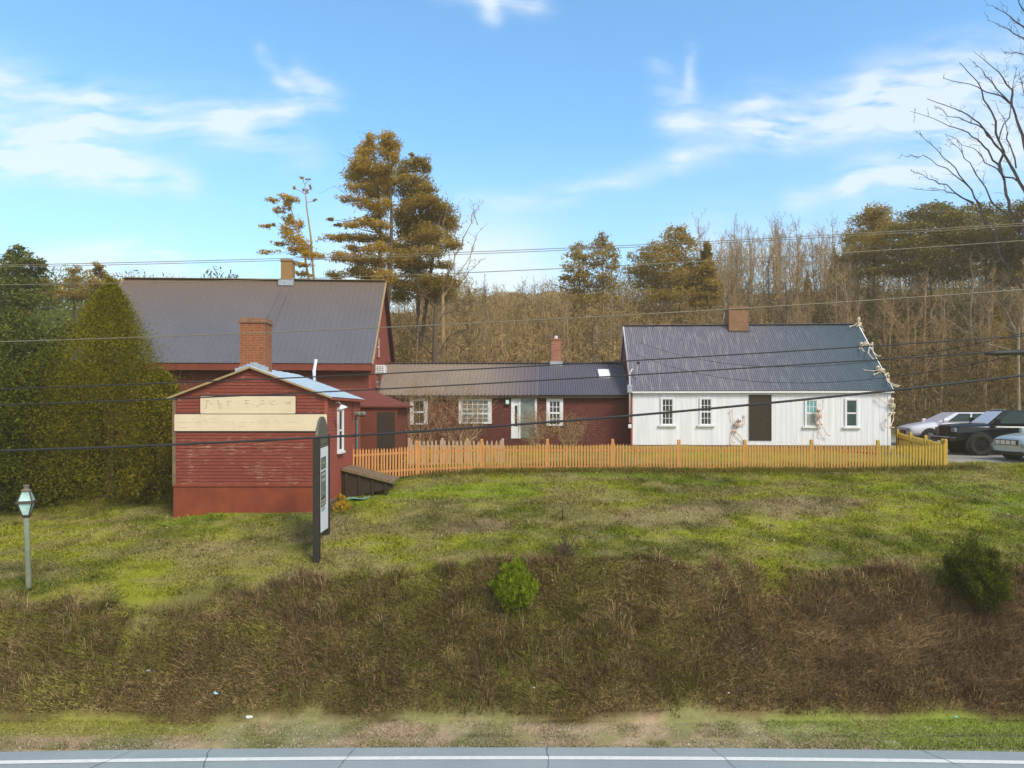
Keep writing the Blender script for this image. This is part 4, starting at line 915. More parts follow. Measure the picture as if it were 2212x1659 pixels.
skeleton('pinkish skeleton waving one long arm on the white wall left of the brown door', 30.85, dict(skull=(1596.5,908.5,-.05), neck=(1593.6,913.5), chest=(1590.5,920), pelvis=(1587,931),
  arm=[[(1588.4,915.5),(1582,903),(1580.5,889)],[(1598,918),(1609,916,-.05),(1608,901)]], leg=[[(1585,933),(1581.5,940),(1581.5,953)],[(1589,934),(1597.5,940,-.05),(1604,951.5)]]), 'bone_pink', .014)
skeleton('pinkish skeleton spread against the teal-glazed window of the white house', 30.55, dict(skull=(1766.8,886.5,-.05), neck=(1767.5,893), chest=(1769,902), pelvis=(1771.5,916),
  arm=[[(1771.8,894.6),(1777,882.7),(1778,868.5)],[(1764.5,896.5),(1761.5,906,-.05),(1763.5,913)]], leg=[[(1769.5,919),(1766,932.5),(1765,944)],[(1774,918),(1779.5,926),(1786,937.5)]]), 'bone_pink', .014)

# ---------------------------------------------------------------- parked vehicles
def wheel(parent, x, y, r, w, rim, spokes=6):
    s = 1 if y > 0 else -1; mb = MB(); pf = [(-.5,.62),(-.5,.9),(-.42,.985),(-.2,1),(.2,1),(.42,.985),(.5,.9),(.5,.62)]; n = 26
    for k in range(n):
        t = 2*math.pi*k/n
        for a, q in pf: mb.v.append((x+r*q*math.cos(t), y+a*w, r+r*q*math.sin(t)))
    m = len(pf)
    for k in range(n):
        for i in range(m): mb.f.append((k*m+i, k*m+(i+1) % m, ((k+1) % n)*m+(i+1) % m, ((k+1) % n)*m+i))
    wh = mb.build('wheel', 'rubber', parent, smooth=True)
    rm = MB(); yf = y+s*w*.36; rm.tube([(x,yf-s*.03,r),(x,yf,r)], r*.6, 22); 
    for k in range(spokes):
        t = 2*math.pi*k/spokes; rm.bar((x,yf+s*.012,r), (x+r*.58*math.cos(t),yf+s*.012,r+r*.58*math.sin(t)), .05, .03, up=Vector((0,1,0)))
    rm.tube([(x,yf,r),(x,yf+s*.035,r)], r*.14, 12); rm.build('rim', rim, wh)
def vehicle(name, label, loc, yaw, L, Wd, st, gh, wb, wr, paint, rim, plate=None, lights=None, grille=None, bed=False, glass='car_glass', hood_lines=False):
    """nose at x=0 pointing to -x, the body runs to +x. st: stations (x, sill z, shoulder z, top z, half width); gh: greenhouse (x, z) corners: base front, roof front, roof rear, base rear"""
    root = thing(name, label, 'car' if not bed else 'pickup truck', loc, yaw)
    mb = MB(); nn = 0
    for x, z0, zs, zt, h in st:
        ring = [(0,z0),(h*.92,z0),(h,z0+(zs-z0)*.35),(h*.995,zs-.06),(h*.95,zs),(h*.80,zt-.015),(h*.45,zt),(0,zt+.005)]
        ring = ring+[(-a, b) for a, b in ring[::-1][1:-1]]; nn = len(ring)
        mb.v += [(x, a, b) for a, b in ring]
    for i in range(len(st)-1):
        for k in range(nn): mb.f.append((i*nn+k, i*nn+(k+1) % nn, (i+1)*nn+(k+1) % nn, (i+1)*nn+k))
    mb.f.append(tuple(range(nn))[::-1]); mb.f.append(tuple(range((len(st)-1)*nn, len(st)*nn)))
    body = mb.build('body', paint, root, smooth=True, subsurf=1)
    (x0,z0),(x1,z1),(x2,z2),(x3,z3) = gh; h0 = Wd/2*.90; h1 = Wd/2*.73
    q = [(x0,-h0,z0),(x0,h0,z0),(x3,h0,z3),(x3,-h0,z3),(x1,-h1,z1),(x1,h1,z1),(x2,h1,z2),(x2,-h1,z2)]
    cab = MB().add(q, [(0,3,2,1),(4,5,6,7),(0,1,5,4),(1,2,6,5),(2,3,7,6),(3,0,4,7)]).build('cabin', paint, root, bevel=.06, smooth=False)
    V = [Vector(p) for p in q]
    def pane(nm, a, b, c, d, i0, i1, j0, j1, mat, off=.012):
        a, b, c, d = V[a], V[b], V[c], V[d]; n = (b-a).cross(d-a).normalized()
        f = lambda s, t: a.lerp(b, s).lerp(d.lerp(c, s), t)+n*off
        p = [f(i0,j0), f(i1,j0), f(i1,j1), f(i0,j1)]; return MB().prism(p, n*.006).build(nm, mat, root)
    pane('windscreen', 1, 0, 4, 5, .05, .95, .06, .92, 'windscreen' if glass == 'pale' else 'car_glass')
    for a, b, c, d in ((0,3,7,4),(2,1,5,6)):
        cuts = (.13,.46,.50,.80,.83,.95) if not bed else (.14,.53,.57,.94)
        for k in range(0, len(cuts), 2):
            s0, s1 = (cuts[k], cuts[k+1]) if a == 0 else (1-cuts[k+1], 1-cuts[k]); pane('side_window', a, b, c, d, s0, s1, .12, .88, 'car_glass')
    pane('rear_window', 3, 2, 6, 7, .08, .92, .15, .88, 'car_glass')
    h = Wd/2
    for xw in wb:
        for s in (-1, 1):
            mb = MB(); mb.tube([(xw, s*(h-.20), wr*1.03),(xw, s*(h+.012), wr*1.03)], wr*1.17, 24); mb.build('wheel_arch', 'rubber', root)
            wheel(root, xw, s*(h-.07), wr, .24 if not bed else .30, rim)
    for s in (-1, 1):
        mx_ = x0+.28; mm = MB().box(mx_-.08, mx_+.10, s*(h+.05) if s > 0 else s*(h+.05)-.16, s*(h+.05)+(.16 if s > 0 else 0), z0+.02, z0+(.32 if bed else .20)); mm.bar((mx_,s*h*.92,z0+.08),(mx_,s*(h+.08),z0+.09),.05,.05)
        mm.build('mirror', paint, root, bevel=.03)
    if grille:
        gx_ = st[0][0]; g = MB().box(gx_-.025, gx_+.12, -grille[0], grille[0], grille[1], grille[2]).build('grille', 'sign_black', root, bevel=.01)
        gb = MB(); k = grille[3]
        for i in range(1, k+1):
            z = grille[1]+(grille[2]-grille[1])*i/(k+1); nseg = grille[4]
            for j in range(nseg):
                y0 = -grille[0]*.93+2*grille[0]*.93*j/nseg; gb.box(gx_-.048, gx_-.022, y0+.03, y0+2*grille[0]*.93/nseg-.03, z-.022, z+.022)
        gb.build('grille_bar', grille[5], g)
    for s in (-1, 1):
        l = lights; MB().box(l[0], l[0]+.10, min(s*l[1], s*l[2]), max(s*l[1], s*l[2]), l[3], l[4]).build('headlight', 'lens', root, bevel=.02)
    if plate:
        MB().box(-.075+plate, -.055+plate, -.16, .16, .40, .56).build('licence_plate', 'sign_white', root); 
        MB().box(-.079+plate, -.0755+plate, -.14, .14, .42, .46).build('plate_band', 'print_green', root)
    return root
# black pickup
pk = vehicle('parked_pickup', 'lifted black pickup truck with chunky tyres parked side-on beside the picket fence', (P(2046,950,31.2).x, 31.35, 4.50), R(-9), 5.8, 2.0,
  [(.0,.62,1.15,1.26,.90),(.06,.55,1.22,1.30,.97),(.5,.55,1.25,1.36,1.0),(1.5,.55,1.27,1.40,1.0),(1.7,.55,1.27,1.34,1.0),(3.8,.55,1.27,1.31,1.0),(5.75,.58,1.27,1.30,1.0),(5.85,.62,1.2,1.26,.96)],
  [(1.30,1.30),(2.05,1.93),(3.65,1.95),(3.95,1.30)], (.98,4.6), .46, 'paint_black_car', 'rim_dark', None, (-.03,.62,.97,1.00,1.18), (.60,.82,1.24,4,1,'rim_dark'), True, 'pale')
bp = MB().box(-.22, .06, -.98, .98, .60, .80).build('bumper', 'rim_dark', pk, bevel=.03); MB().box(-.235, -.215, -.9, .9, .77, .80).build('bumper_trim', 'chrome', bp)
cl = MB()
for k in range(5): cl.box(2.08, 2.2, -.52+k*.24, -.42+k*.24, 1.935, 1.985)
cl.build('roof_marker_light', 'lens', pk, bevel=.01)
# white car beyond it
wc = vehicle('parked_car', 'white car with a sloping nose parked behind the black pickup', (P(1940,930,35.5).x, 35.2, 4.84), R(-5), 4.7, 1.85,
  [(-.0,.42,.66,.74,.74),(.14,.34,.74,.82,.86),(.7,.32,.84,.97,.92),(1.35,.32,.90,1.06,.925),(1.6,.32,.93,1.05,.925),(3.9,.32,.98,1.05,.925),(4.5,.36,.96,1.04,.90),(4.7,.42,.85,.95,.82)],
  [(1.25,.98),(2.25,1.50),(3.7,1.50),(4.5,1.02)], (.92,3.65), .34, 'paint_white_car', 'rim_silver', None, (.0,.5,.83,.62,.72), (.42,.44,.62,2,1,'rim_silver'), False, 'pale')
rl = MB()
for s in (-1, 1): rl.bar((2.3, s*.62, 1.53), (3.7, s*.62, 1.53), .04, .03)
rl.build('roof_rail', 'sign_black', wc)
# silver car at the right edge
sc_ = vehicle('parked_car', 'silver car with a chrome-barred grille and green-white plate at the right edge', (P(2170,950,27.3).x+.15, 27.35, 4.50), R(3), 4.6, 1.86,
  [(-.05,.30,.70,.80,.76),(.03,.22,.80,.90,.88),(.45,.22,.90,1.02,.93),(1.2,.22,.96,1.09,.93),(1.5,.22,.98,1.06,.93),(3.9,.24,1.0,1.08,.93),(4.5,.3,.98,1.05,.9),(4.6,.4,.85,.95,.82)],
  [(1.15,1.02),(2.0,1.60),(3.8,1.62),(4.45,1.06)], (.88,3.6), .36, 'paint_silver_car', 'rim_silver', -.0, (-.03,.60,.84,.52,.66), (.58,.60,.80,3,4,'chrome'), False, 'pale')
MB().box(-.06, .1, -.84, .84, .22, .36).build('bumper', 'rim_dark', sc_, bevel=.03)

# ---------------------------------------------------------------- lamp post and standing sign
b = P(62,1262,16.4); b.z = float(gz(b.x, b.y)); root = thing('lamp_post', 'old carriage lantern on a weathered green-white post at the left of the lawn', 'lamp post', b)
top = P(57,1117,16.4)-b; H = top.z
MB().tube([(0,0,-.3),(0,0,.12),(top.x*.5,0,H*.5),(top.x,0,H)], [.075,.062,.060,.058], 12).build('post', 'lamp_post', root, smooth=True)
o = Vector((top.x, 0, H)); tilt = Vector((0,0,1)); sc = 1/93.5
ln = MB(); lvl = [(0,.075),(.035,.095)]
MB().tube([o, o+Vector((0,0,.03)), o+Vector((0,0,.05))], [.07,.10,.10], 12).build('lantern_base', 'lamp_metal', root)
def hexring(z, r, n=4, ph=math.pi/4+.35): return [o+Vector((r*math.cos(ph+2*math.pi*k/n), r*math.sin(ph+2*math.pi*k/n), z)) for k in range(n)]
r0, r1, r2, r3 = hexring(.05,.095), hexring(.33,.20), hexring(.38,.20), hexring(.60,.105)
gl = MB()
for A_, B_ in ((r0, r1), (r2, r3)):
    for k in range(4):
        j = (k+1) % 4; gl.add([A_[k], A_[j], B_[j], B_[k]], [(0,1,2,3)])
gl.build('lantern_glass', 'lamp_glass', root)
fm = MB()
for A_, B_ in ((r0, r1), (r2, r3)):
    for k in range(4): fm.bar(A_[k], B_[k], .022, .022)
for k in range(4):
    fm.bar(r3[k], r3[(k+1) % 4], .02, .02); fm.bar(r0[k], r0[(k+1) % 4], .02, .02)
fm.build('lantern_frame', 'lamp_metal', root)
bd = MB(); e0, e1 = hexring(.325,.245), hexring(.385,.245); bd.add(e0+e1, [(3,2,1,0),(4,5,6,7)]+[(k, (k+1) % 4, 4+(k+1) % 4, 4+k) for k in range(4)]); bd.build('lantern_band', 'lamp_metal', root)
MB().tube([o+Vector((0,0,.60)), o+Vector((0,0,.62)), o+Vector((0,0,.66)), o+Vector((0,0,.68)), o+Vector((0,0,.735)), o+Vector((0,0,.75))], [.11,.11,.05,.05,.07,.03], 14).build('finial', 'cement', root)
MB().tube([o+Vector((0,0,.05)), o+Vector((0,0,.2)), o+Vector((0,0,.25))], [.02,.02,.03], 8).build('bulb', 'sign_white', root)

f0 = P(684,1205,17.5); f1 = P(705.5,1150,19.3); g0 = float(gz(f0.x, 17.5)); g1 = float(gz(f1.x, 19.3)); base = Vector((f0.x, 17.5, g0))
root = thing('standing_sign', 'tall black-framed two-post sign with a narrow white panel facing away down the road', 'sign', base)
d = Vector((f1.x-f0.x, 19.3-17.5, 0)); L = d.length; u = d/L; n = Vector((u.y, -u.x, 0)); zt0 = P(684,944,17.5).z-g0
for s, zb in ((0, -.4), (L, g1-g0-.4)):
    MB().bar(u*s+Vector((0,0,zb)), u*s+Vector((0,0,zt0)), .155, .155, up=Vector((0,1,0))).build('post', 'sign_black', root, bevel=.01)
zp0 = 3.36-g0; zp1 = 5.46-g0
MB().bar(u*.0775+Vector((0,0,zp1+.04)), u*(L-.0775)+Vector((0,0,zp1+.04)), .10, .07).build('cross_rail', 'sign_olive', root)
pn = MB(); c0_ = u*.0775+n*.05; c1_ = u*(L-.0775)+n*.05
pn.prism([c0_+Vector((0,0,zp0)), c1_+Vector((0,0,zp0-.12)), c1_+Vector((0,0,zp1)), c0_+Vector((0,0,zp1))], n*-.06); pn = pn.build('panel', 'sign_white', root)
MB().bar(u*.0775+Vector((0,0,zp1+.3)), u*(L-.0775)+Vector((0,0,zp1+.3)), .08, .42).build('name_board', 'sign_olive', root)
ar_ = MB(); c = u*L*.5; pl = [c+u*(L*.50)*math.cos(t)+Vector((0,0,zt0-.06+.56*math.sin(t)))+n*.03 for t in [math.pi*k/16 for k in range(17)]]
ar_.prism(pl, n*-.06); ar_.build('crest_board', 'sign_olive', root)
def prt(mb, s0, s1, t0, t1, off=.053):
    z = lambda t: zp1-(zp1-zp0)*t
    a = c0_+(c1_-c0_)*s0+n*(off-.05); b2 = c0_+(c1_-c0_)*s1+n*(off-.05)
    mb.prism([a+Vector((0,0,z(t1))), b2+Vector((0,0,z(t1))), b2+Vector((0,0,z(t0))), a+Vector((0,0,z(t0)))], n*-.002)
k = MB(); prt(k, .20,.74,.115,.265); prt(k, .20,.72,.285,.62); prt(k, .20,.72,.62,.72); k.build('printed_block', 'print_dark', pn)
k = MB(); prt(k, .24,.70,.125,.255,.056); prt(k, .25,.67,.42,.60,.056); prt(k, .25,.67,.295,.36,.056); k.build('printed_picture', 'print_green', pn)
k = MB(); prt(k, .28,.66,.305,.345,.059); prt(k, .28,.66,.37,.415,.056); prt(k, .26,.66,.635,.66,.056); prt(k, .26,.66,.675,.70,.056); prt(k, .3,.5,.54,.555,.059); prt(k,.3,.62,.18,.195,.059); k.build('printed_picture', 'print_pale', pn)
k = MB()
for t in (.735,.75,.765): prt(k, .24,.62,t,t+.006,.056)
k.build('small_print', 'print_dark', pn)

st_ = P(1215,1166,19.6); z0 = float(gz(st_.x, 19.6)); root = MB().tube([(0,0,-.1),(0,0,.30),(.005,0,.34)], .014, 6).build('stake', 'sign_black', smooth=False)
root.location = (st_.x, 19.6, z0); tag(root, 'thin black stake standing in the lawn above the brushy bank', 'stake')
# ---------------------------------------------------------------- overhead cables
def cable(label, Y, pts, r, mat, Ys=None, group='overhead cables along the road'):
    pts = [(2*pts[0][0]-pts[1][0]-420, pts[0][1]+(pts[0][1]-pts[1][1])/(pts[1][0]-pts[0][0])*420)]*0+pts
    a, b = pts[0], pts[1]; e = (a[0]-600, a[1]-(b[1]-a[1])/(b[0]-a[0])*600*.6); c, d = pts[-2], pts[-1]; g = (d[0]+600, d[1]+(d[1]-c[1])/(d[0]-c[0])*600*1.15)
    q = [e]+pts+[g]; X = np.array([p[0] for p in q], float); Yv = np.array([p[1] for p in q], float)
    cf = np.polyfit((X-1106)/1106, Yv, 3); xs = np.linspace(-700, 2900, 90)
    w = [P(x, np.polyval(cf, (x-1106)/1106), Y) for x in xs]
    o = MB().tube(w, r, 6).build('cable', mat, smooth=True); return tag(o, label, 'cable', group)
cable('thickest black cable, lowest across the photo and in front of the white house door', 14, [(0,973),(375,963),(700,944),(1106,915),(1332,899),(1618,877),(1766,861),(1929,843),(2212,810)], .026, 'cable')
cable('dark cable crossing the cream sign board top, second from the bottom', 14, [(0,875),(375,862),(719,845),(1368,809),(1889,777),(2212,757)], .0145, 'cable')
cable('dark cable crossing the stove pipe and wing ridge, third from the bottom', 14, [(0,841),(451,823),(683,814),(1103,794),(1332,780),(1889,747),(2212,726)], .0135, 'cable')
cable('pale single wire crossing the middle of the slate roof and brown chimney', 12.5, [(0,739),(555,719),(1106,693),(1332,682),(1980,642),(2212,626)], .0095, 'cable_pale')
cable('thin wire running just above the ridge of the tall red house', 12, [(0,612),(576,605),(761,598),(957,593),(1152,585),(1550,561),(2206,518)], .0065, 'cable_pale')
cable('topmost of the two close thin wires crossing the big pine', 11.5, [(0,572),(540,560),(967,546),(1152,540),(1550,521),(2212,481)], .0055, 'cable_pale')
cable('lower of the two close thin wires crossing the big pine', 11.5, [(0,576),(540,564),(967,550),(1152,546),(1550,525),(2212,485)], .005, 'cable_pale')
for lab, a, b, sg in (('thin service wire from the house mast, upper of two over the blue roof', (1378,738,31.4), (2500,640,14), 62), ('thin service wire from the house mast, lower of two over the blue roof', (1376,766,31.2), (2500,690,14), 62)):
    A_, B_ = P(*a), P(*b); w = []
    for k in range(40):
        t = k/39; p = A_.lerp(B_, t); p.z -= 4*t*(1-t)*1.25; w.append(p)
    tag(MB().tube(w, .008, 5).build('service_wire', 'cable', smooth=True), lab, 'cable', 'service wires to the white house')
sp_ = MB().tube([P(2128,764,13.96), P(2150,763,13.96), P(2290,757,13.96)], [.02,.05,.05], 8); tag(sp_.build('splice_case', 'sign_black', smooth=True), 'black splice case hanging on the cable at the right edge', 'splice case')
# ---------------------------------------------------------------- litter on the verge
for (px, py, Y, s, mt, lab) in ((322,1516,15.0,.05,'litter_white','crumpled white paper scrap low in the brush at the left'),(466,1538,14.75,.06,'litter_blue','blue and white food wrapper at the foot of the bank'),(540,1562,14.5,.08,'litter_white','long torn strip of white plastic near the road edge at the left'),
        (1153,1521,14.9,.035,'litter_white','pale paper cup lying at the foot of the bank near the centre'),(1198,1524,14.85,.03,'litter_white','small white scrap just right of the pale cup'),(1299,1524,14.85,.03,'litter_white','white bottle cap shaped scrap right of centre under the bank'),(1575,1525,14.8,.04,'litter_white','crushed white can at the edge of the brush on the right'),(2065,1546,14.3,.05,'tarp','green scrap on the sandy verge at the right')):
    p = P(px, py, Y); z = float(gz(p.x, Y)); mb = MB().ball((0,0,0), (s, s*.6, s*.45), 8, 5); mb.v = [(x*random.uniform(.6,1.3), y*random.uniform(.6,1.3), zz*random.uniform(.5,1.3)) for x, y, zz in mb.v]
    o_ = mb.build('litter', mt); o_.location = (p.x, Y, max(z, p.z-.05)+s*.5); o_.rotation_euler = (0,.2,random.uniform(-.5,.5)); tag(o_, lab, 'litter')
# ---------------------------------------------------------------- trees and plants
def wander(a, b, n=6, amp=.06):
    a, b = np.array(a, float), np.array(b, float); L = np.linalg.norm(b-a); out = [a]
    for k in range(1, n): out.append(a+(b-a)*k/n+rng.normal(size=3)*amp*L/n*1.2)
    return out+[b]
def polyseg(pts, r0, r1):
    n = len(pts)-1; return [(pts[i], pts[i+1], r0+(r1-r0)*i/n, r0+(r1-r0)*(i+1)/n) for i in range(n)]
def twigs(pts, r, n, length, levels=2, up=.3, spread=.9):
    "side shoots along a limb"
    s = []; pts = [np.array(p) for p in pts]; m = len(pts)-1
    for _ in range(n):
        t = rng.random()**.75*m; i = min(int(t), m-1); p = pts[i]+(pts[i+1]-pts[i])*(t-i); d = pts[i+1]-pts[i]; d /= np.linalg.norm(d)+1e-9
        v = d*.75+rng.normal(size=3)*spread*.6+np.array([0,0,up]); v /= np.linalg.norm(v); l = length*(.4+.8*rng.random())*(1-.45*t/m)
        q = wander(p, p+v*l, 3, .35); s += polyseg(q, r, r*.35)
        if levels > 1: s += twigs(q, r*.6, max(2, n//8) if n > 16 else 3, l*.5, levels-1, up, spread)
    return s
def bare_tree_meshes(h, seed, dens=1.0, r0=None):
    global rng
    old = rng; rng = np.random.default_rng(seed); r0 = r0 or h*.011
    tp = [np.array([0,0,-.5])]; x = np.zeros(2)
    for k in range(1, 9): x = x+rng.normal(size=2)*h*.008; tp.append(np.array([x[0], x[1], h*k/8]))
    trunk = polyseg(tp, r0, r0*.18); br = []
    for _ in range(int(15*dens)):
        t = .28+.70*rng.random(); i = min(int(t*8), 7); p = tp[i]+(tp[i+1]-tp[i])*(t*8-i); a = rng.random()*6.283; l = h*(.30-.20*t)*(.7+.6*rng.random())
        v = np.array([math.cos(a)*.6, math.sin(a)*.6, .95]); q = wander(p, p+v*l, 4, .2); rr = r0*.35*(1-t*.6); br += polyseg(q, rr, rr*.3); br += twigs(q, rr*.45, int(9*dens), l*.55, 2)
    br += twigs(tp[4:], r0*.12, int(14*dens), h*.12, 2)
    rng = old; return trunk, br
def place_copy(src, loc, rz, sc, label=None, group=None):
    r = src.copy(); COL.objects.link(r); r.location = loc; r.rotation_euler = (0,0,rz); r.scale = (sc,)*3
    if label: r['label'] = label
    if group: r['group'] = group
    for ch in src.children:
        c = ch.copy(); COL.objects.link(c); c.parent = r
    return r
def clump_tree(name, label, cat, base, leaders, clumps, leaf, bark, Y, depth=1.6, per=1.0, size=.11, flat=.25, group=None, droop=0, branches=True, aspect=.4, tr=.16):
    """leaders: trunk lines in photo positions; clumps: (x, y, rx, ry) foliage boughs in photo positions, given their own depth about the trunk"""
    base = Vector(base); root = thing(name, label, cat, base, group=group); bb = np.array(base); px = Y/F; tseg = []; L = []
    for ld in leaders:
        w = [np.array(P(x, y, Y+(z[0] if z else 0)))-bb for x, y, *z in ld]; w[0] = np.array([w[0][0]*.4, 0, -.3]) if ld[0] is leaders[0][0] else w[0]
        L += [(w[i]+(w[i+1]-w[i])*t) for i in range(len(w)-1) for t in np.linspace(0, 1, 8)]; tseg += polyseg(w, tr, tr*.25)
    np_mesh('trunk', segs_np(tseg, 7), 4, bark, root)
    cs = []; rs = []; pr = []; br = []; L = np.array(L)
    for x, y, rx, ry in clumps:
        dz = rng.normal()*depth*.75; c = np.array(P(x, y, Y+dz))-bb; r = np.array([rx*px, max(rx, ry)*px*1.05, ry*px]); cs.append(c); rs.append(r); pr.append(int(per*900*(rx*ry)/(50*25)**1.0+60))
        dd = np.linalg.norm((L-c)*[1,1,1.6]+[0,0,.5], axis=1)+np.where(L[:,2] > c[2]+.1, 2, 0); a = L[dd.argmin()]
        q = wander(a, c, 4, .15); br += polyseg(q, tr*.28, tr*.08)
        for _ in range(5): v = rng.normal(size=3)*r*.8; br += polyseg(wander(c, c+v, 2, .2), tr*.1, tr*.03)
    if branches and br: np_mesh('branches', segs_np(br, 4), 4, bark, root)
    p, t = clump_points(cs, rs, pr); np_mesh('crown', diamonds(p, size*(.6+.8*rng.random(len(p))), aspect, flat), 4, leaf, root, tone=t)
    return root
def Z7(l): return [(540+.2604*x, 252+.2604*y, rx*.30, ry*.285) for x, y, rx, ry in l]
def gbase(px, py, Y): x = (px-CX)*Y/F; return (x, Y, float(gz(x, Y)))
# big twin-topped pine behind the houses
left = [(1005,200,40,50),(985,260,70,55),(950,330,85,55),(930,400,95,55),(1140,190,60,50),(1180,230,60,55),(1130,300,70,55),(1200,340,45,45),(870,500,85,40),(950,470,110,50),(1100,430,80,55),(1000,560,110,50),(900,590,100,32),(1110,620,80,55),(860,690,105,24),(970,730,90,45),(1060,780,70,50),(1120,520,70,50),
  (950,880,120,22),(840,900,60,20),(690,1010,105,18),(830,1000,110,24),(960,1000,90,30),(1050,1090,90,45),(760,1170,75,40),(900,1180,110,45),(1050,1200,130,50),(710,1320,65,40),(900,1290,100,45),(1040,1310,120,50),(1010,860,70,40),(1090,900,70,40),(1120,1010,80,45),(1060,480,50,50),(1130,720,60,45),(1000,640,80,36),(880,1090,80,26),(1120,1330,80,50),(660,850,30,12),(740,900,40,14)]
right = [(1330,410,110,42),(1250,470,70,40),(1420,370,60,40),(1460,430,45,34),(1250,540,90,45),(1400,530,90,50),(1340,320,25,18),(1350,620,120,50),(1480,600,70,40),(1450,740,150,60),(1600,760,90,50),(1250,800,90,50),(1560,850,140,60),(1400,860,160,70),(1660,900,70,60),(1300,960,110,50),(1530,990,140,55),(1390,1050,140,55),(1640,1060,90,38),(1220,1090,110,45),
  (1250,1200,140,55),(1400,1220,120,50),(1600,1230,70,30),(1530,1350,130,45),(1200,1400,160,50),(1400,1400,140,50),(1620,1390,110,50),(1560,1480,150,60),(1250,1500,120,50),(1440,630,60,40),(1330,720,70,50),(1280,880,70,45),(1450,930,90,50),(1500,1130,100,45),(1300,1140,90,45),(1350,1300,110,45),(1480,700,80,45)]
z7 = lambda x, y: (540+.2604*x, 252+.2604*y)
clump_tree('pine_tree', 'tall twin-topped pine with a golden glow coloured into its needles rising behind the tall red house', 'tree', gbase(822,760,44), [[z7(1085,2100),z7(1080,1370),z7(1080,900),z7(1060,600),z7(1010,190)],[z7(1085,2050),z7(1165,1370),z7(1175,800),z7(1150,500),z7(1150,190)]], Z7(left), 'pine_glow_gold', 'bark', 44, 1.5, 3.8, .08, tr=.16)
clump_tree('pine_tree', 'broad dull glow-tinted pine with a flat-topped crown just right of the twin-topped one', 'tree', gbase(900,760,46), [[z7(1400,2000),z7(1395,1370),z7(1420,900),z7(1390,600),z7(1370,400)],[z7(1400,2000),z7(1500,1300),z7(1560,900),z7(1600,760)]], Z7(right), 'pine_dull', 'bark', 46, 1.6, 4.0, .085, tr=.15)
yl = [(190,690,45,22),(290,660,45,22),(360,690,50,24),(310,740,34,34),(250,780,45,28),(320,850,50,44),(390,890,42,52),(130,905,38,20),(300,930,52,44),(350,1000,62,44),(240,1055,62,16),(430,1050,72,54),(400,1110,84,34),(160,1120,80,11),(470,1140,70,34),(560,1150,64,24),(430,1230,64,26),(460,1310,54,30),(190,900,24,10)]
clump_tree('maple_tree', 'slender yellow-leaved maple behind the ridge chimney of the tall red house', 'tree', gbase(672,760,41), [[z7(500,2000),z7(490,1370),z7(450,1130),z7(380,900),z7(320,690)]], Z7(yl), 'yellow_leaf', 'bark_tan', 41, .7, 2.8, .07, tr=.08)
clump_tree('birch_tree', 'nearly bare thin birch standing right beside the yellow maple', 'tree', gbase(682,760,41.5), [[z7(540,2000),z7(530,1370),z7(505,1000),z7(470,750),z7(455,560)]], Z7([(455,620,26,16),(430,505,32,10),(490,520,18,9),(540,690,22,10),(500,590,10,20),(370,590,16,12)]), 'yellow_leaf', 'bark_tan', 41.5, .4, .5, .06, tr=.09)

# bare trees shown one by one
def limb_tree(name, label, base, limbs, Y, bark, r0, tw=10, twl=.9, group=None, conv=lambda x, y: (x, y), twr=.012):
    base = Vector(base); root = thing(name, label, 'tree', base, group=group); bb = np.array(base); main = []; br = []
    for k, l in enumerate(limbs):
        rr, pts = l[0], l[1]; dz = rng.normal()*.8; n = len(pts)
        w = [np.array(P(*conv(x, y), Y+dz*i/n))-bb for i, (x, y) in enumerate(pts)]
        if k == 0: w = [np.array(P(*conv(x, y), Y))-bb for x, y in pts]; main += polyseg(w, r0, r0*rr); continue
        q = []
        for a, b in zip(w, w[1:]): q += wander(a, b, 3, .10)[:-1]
        q.append(w[-1]); br += polyseg(q, r0*rr, max(.008, r0*rr*.16)); br += twigs(q[len(q)//5:], twr, tw, twl, 2, .15, .75)
    np_mesh('trunk', segs_np(main, 8), 4, bark, root); np_mesh('branches', segs_np(br, 4), 4, bark, root); return root
z6 = lambda x, y: (1908+.3905*x, .3905*y)
big = [(.75, [(860,2250),(850,1700),(880,1200),(930,600),(960,-300)]),
 (.34, [(850,1700),(800,1420),(720,1200),(680,1080),(655,960),(640,780),(600,620),(545,500),(500,430),(420,345)]),
 (.20, [(655,960),(580,830),(520,770),(440,720),(330,680),(150,615)]),
 (.32, [(870,1350),(780,1050),(740,980),(690,890),(650,830),(600,770),(530,680),(440,620),(390,600),(240,545)]),
 (.16, [(600,770),(520,690),(420,650),(280,590)]),
 (.30, [(900,1000),(780,800),(740,670),(710,580),(650,530),(520,480),(330,432)]),
 (.20, [(710,580),(715,500),(640,400),(500,285)]), (.16, [(700,570),(600,450),(500,350)]),
 (.24, [(850,1700),(640,1400),(540,1160),(490,1050),(400,930),(300,830),(200,735)]),
 (.14, [(540,1160),(450,1010),(350,930),(220,860),(130,870)]), (.13, [(500,1130),(400,1070),(330,1050),(140,1040)]), (.13, [(500,1120),(350,1020),(250,990),(150,940)]),
 (.17, [(690,1190),(600,1120),(540,1000),(480,900),(420,820),(340,740)]), (.16, [(740,1000),(650,960),(560,900),(500,820),(340,740)]), (.15, [(735,930),(700,800),(680,700),(620,560)]),
 (.20, [(930,400),(778,150),(700,90),(600,30)]), (.17, [(930,450),(778,210),(700,165),(572,110)]), (.14, [(930,520),(778,300),(740,292),(670,290)]), (.18, [(940,250),(778,60),(730,-30)]), (.16, [(900,900),(790,560),(750,400)]), (.12, [(640,780),(700,650),(740,370)]), (.2, [(870,1500),(780,1380),(700,1330),(600,1240),(430,1190)])]
limb_tree('bare_tree', 'large bare spreading tree with purple-dark limbs at the right edge of the photo', gbase(2245,880,38), big, 38, 'bark_purple', .34, 9, .8, conv=z6, twr=.011)
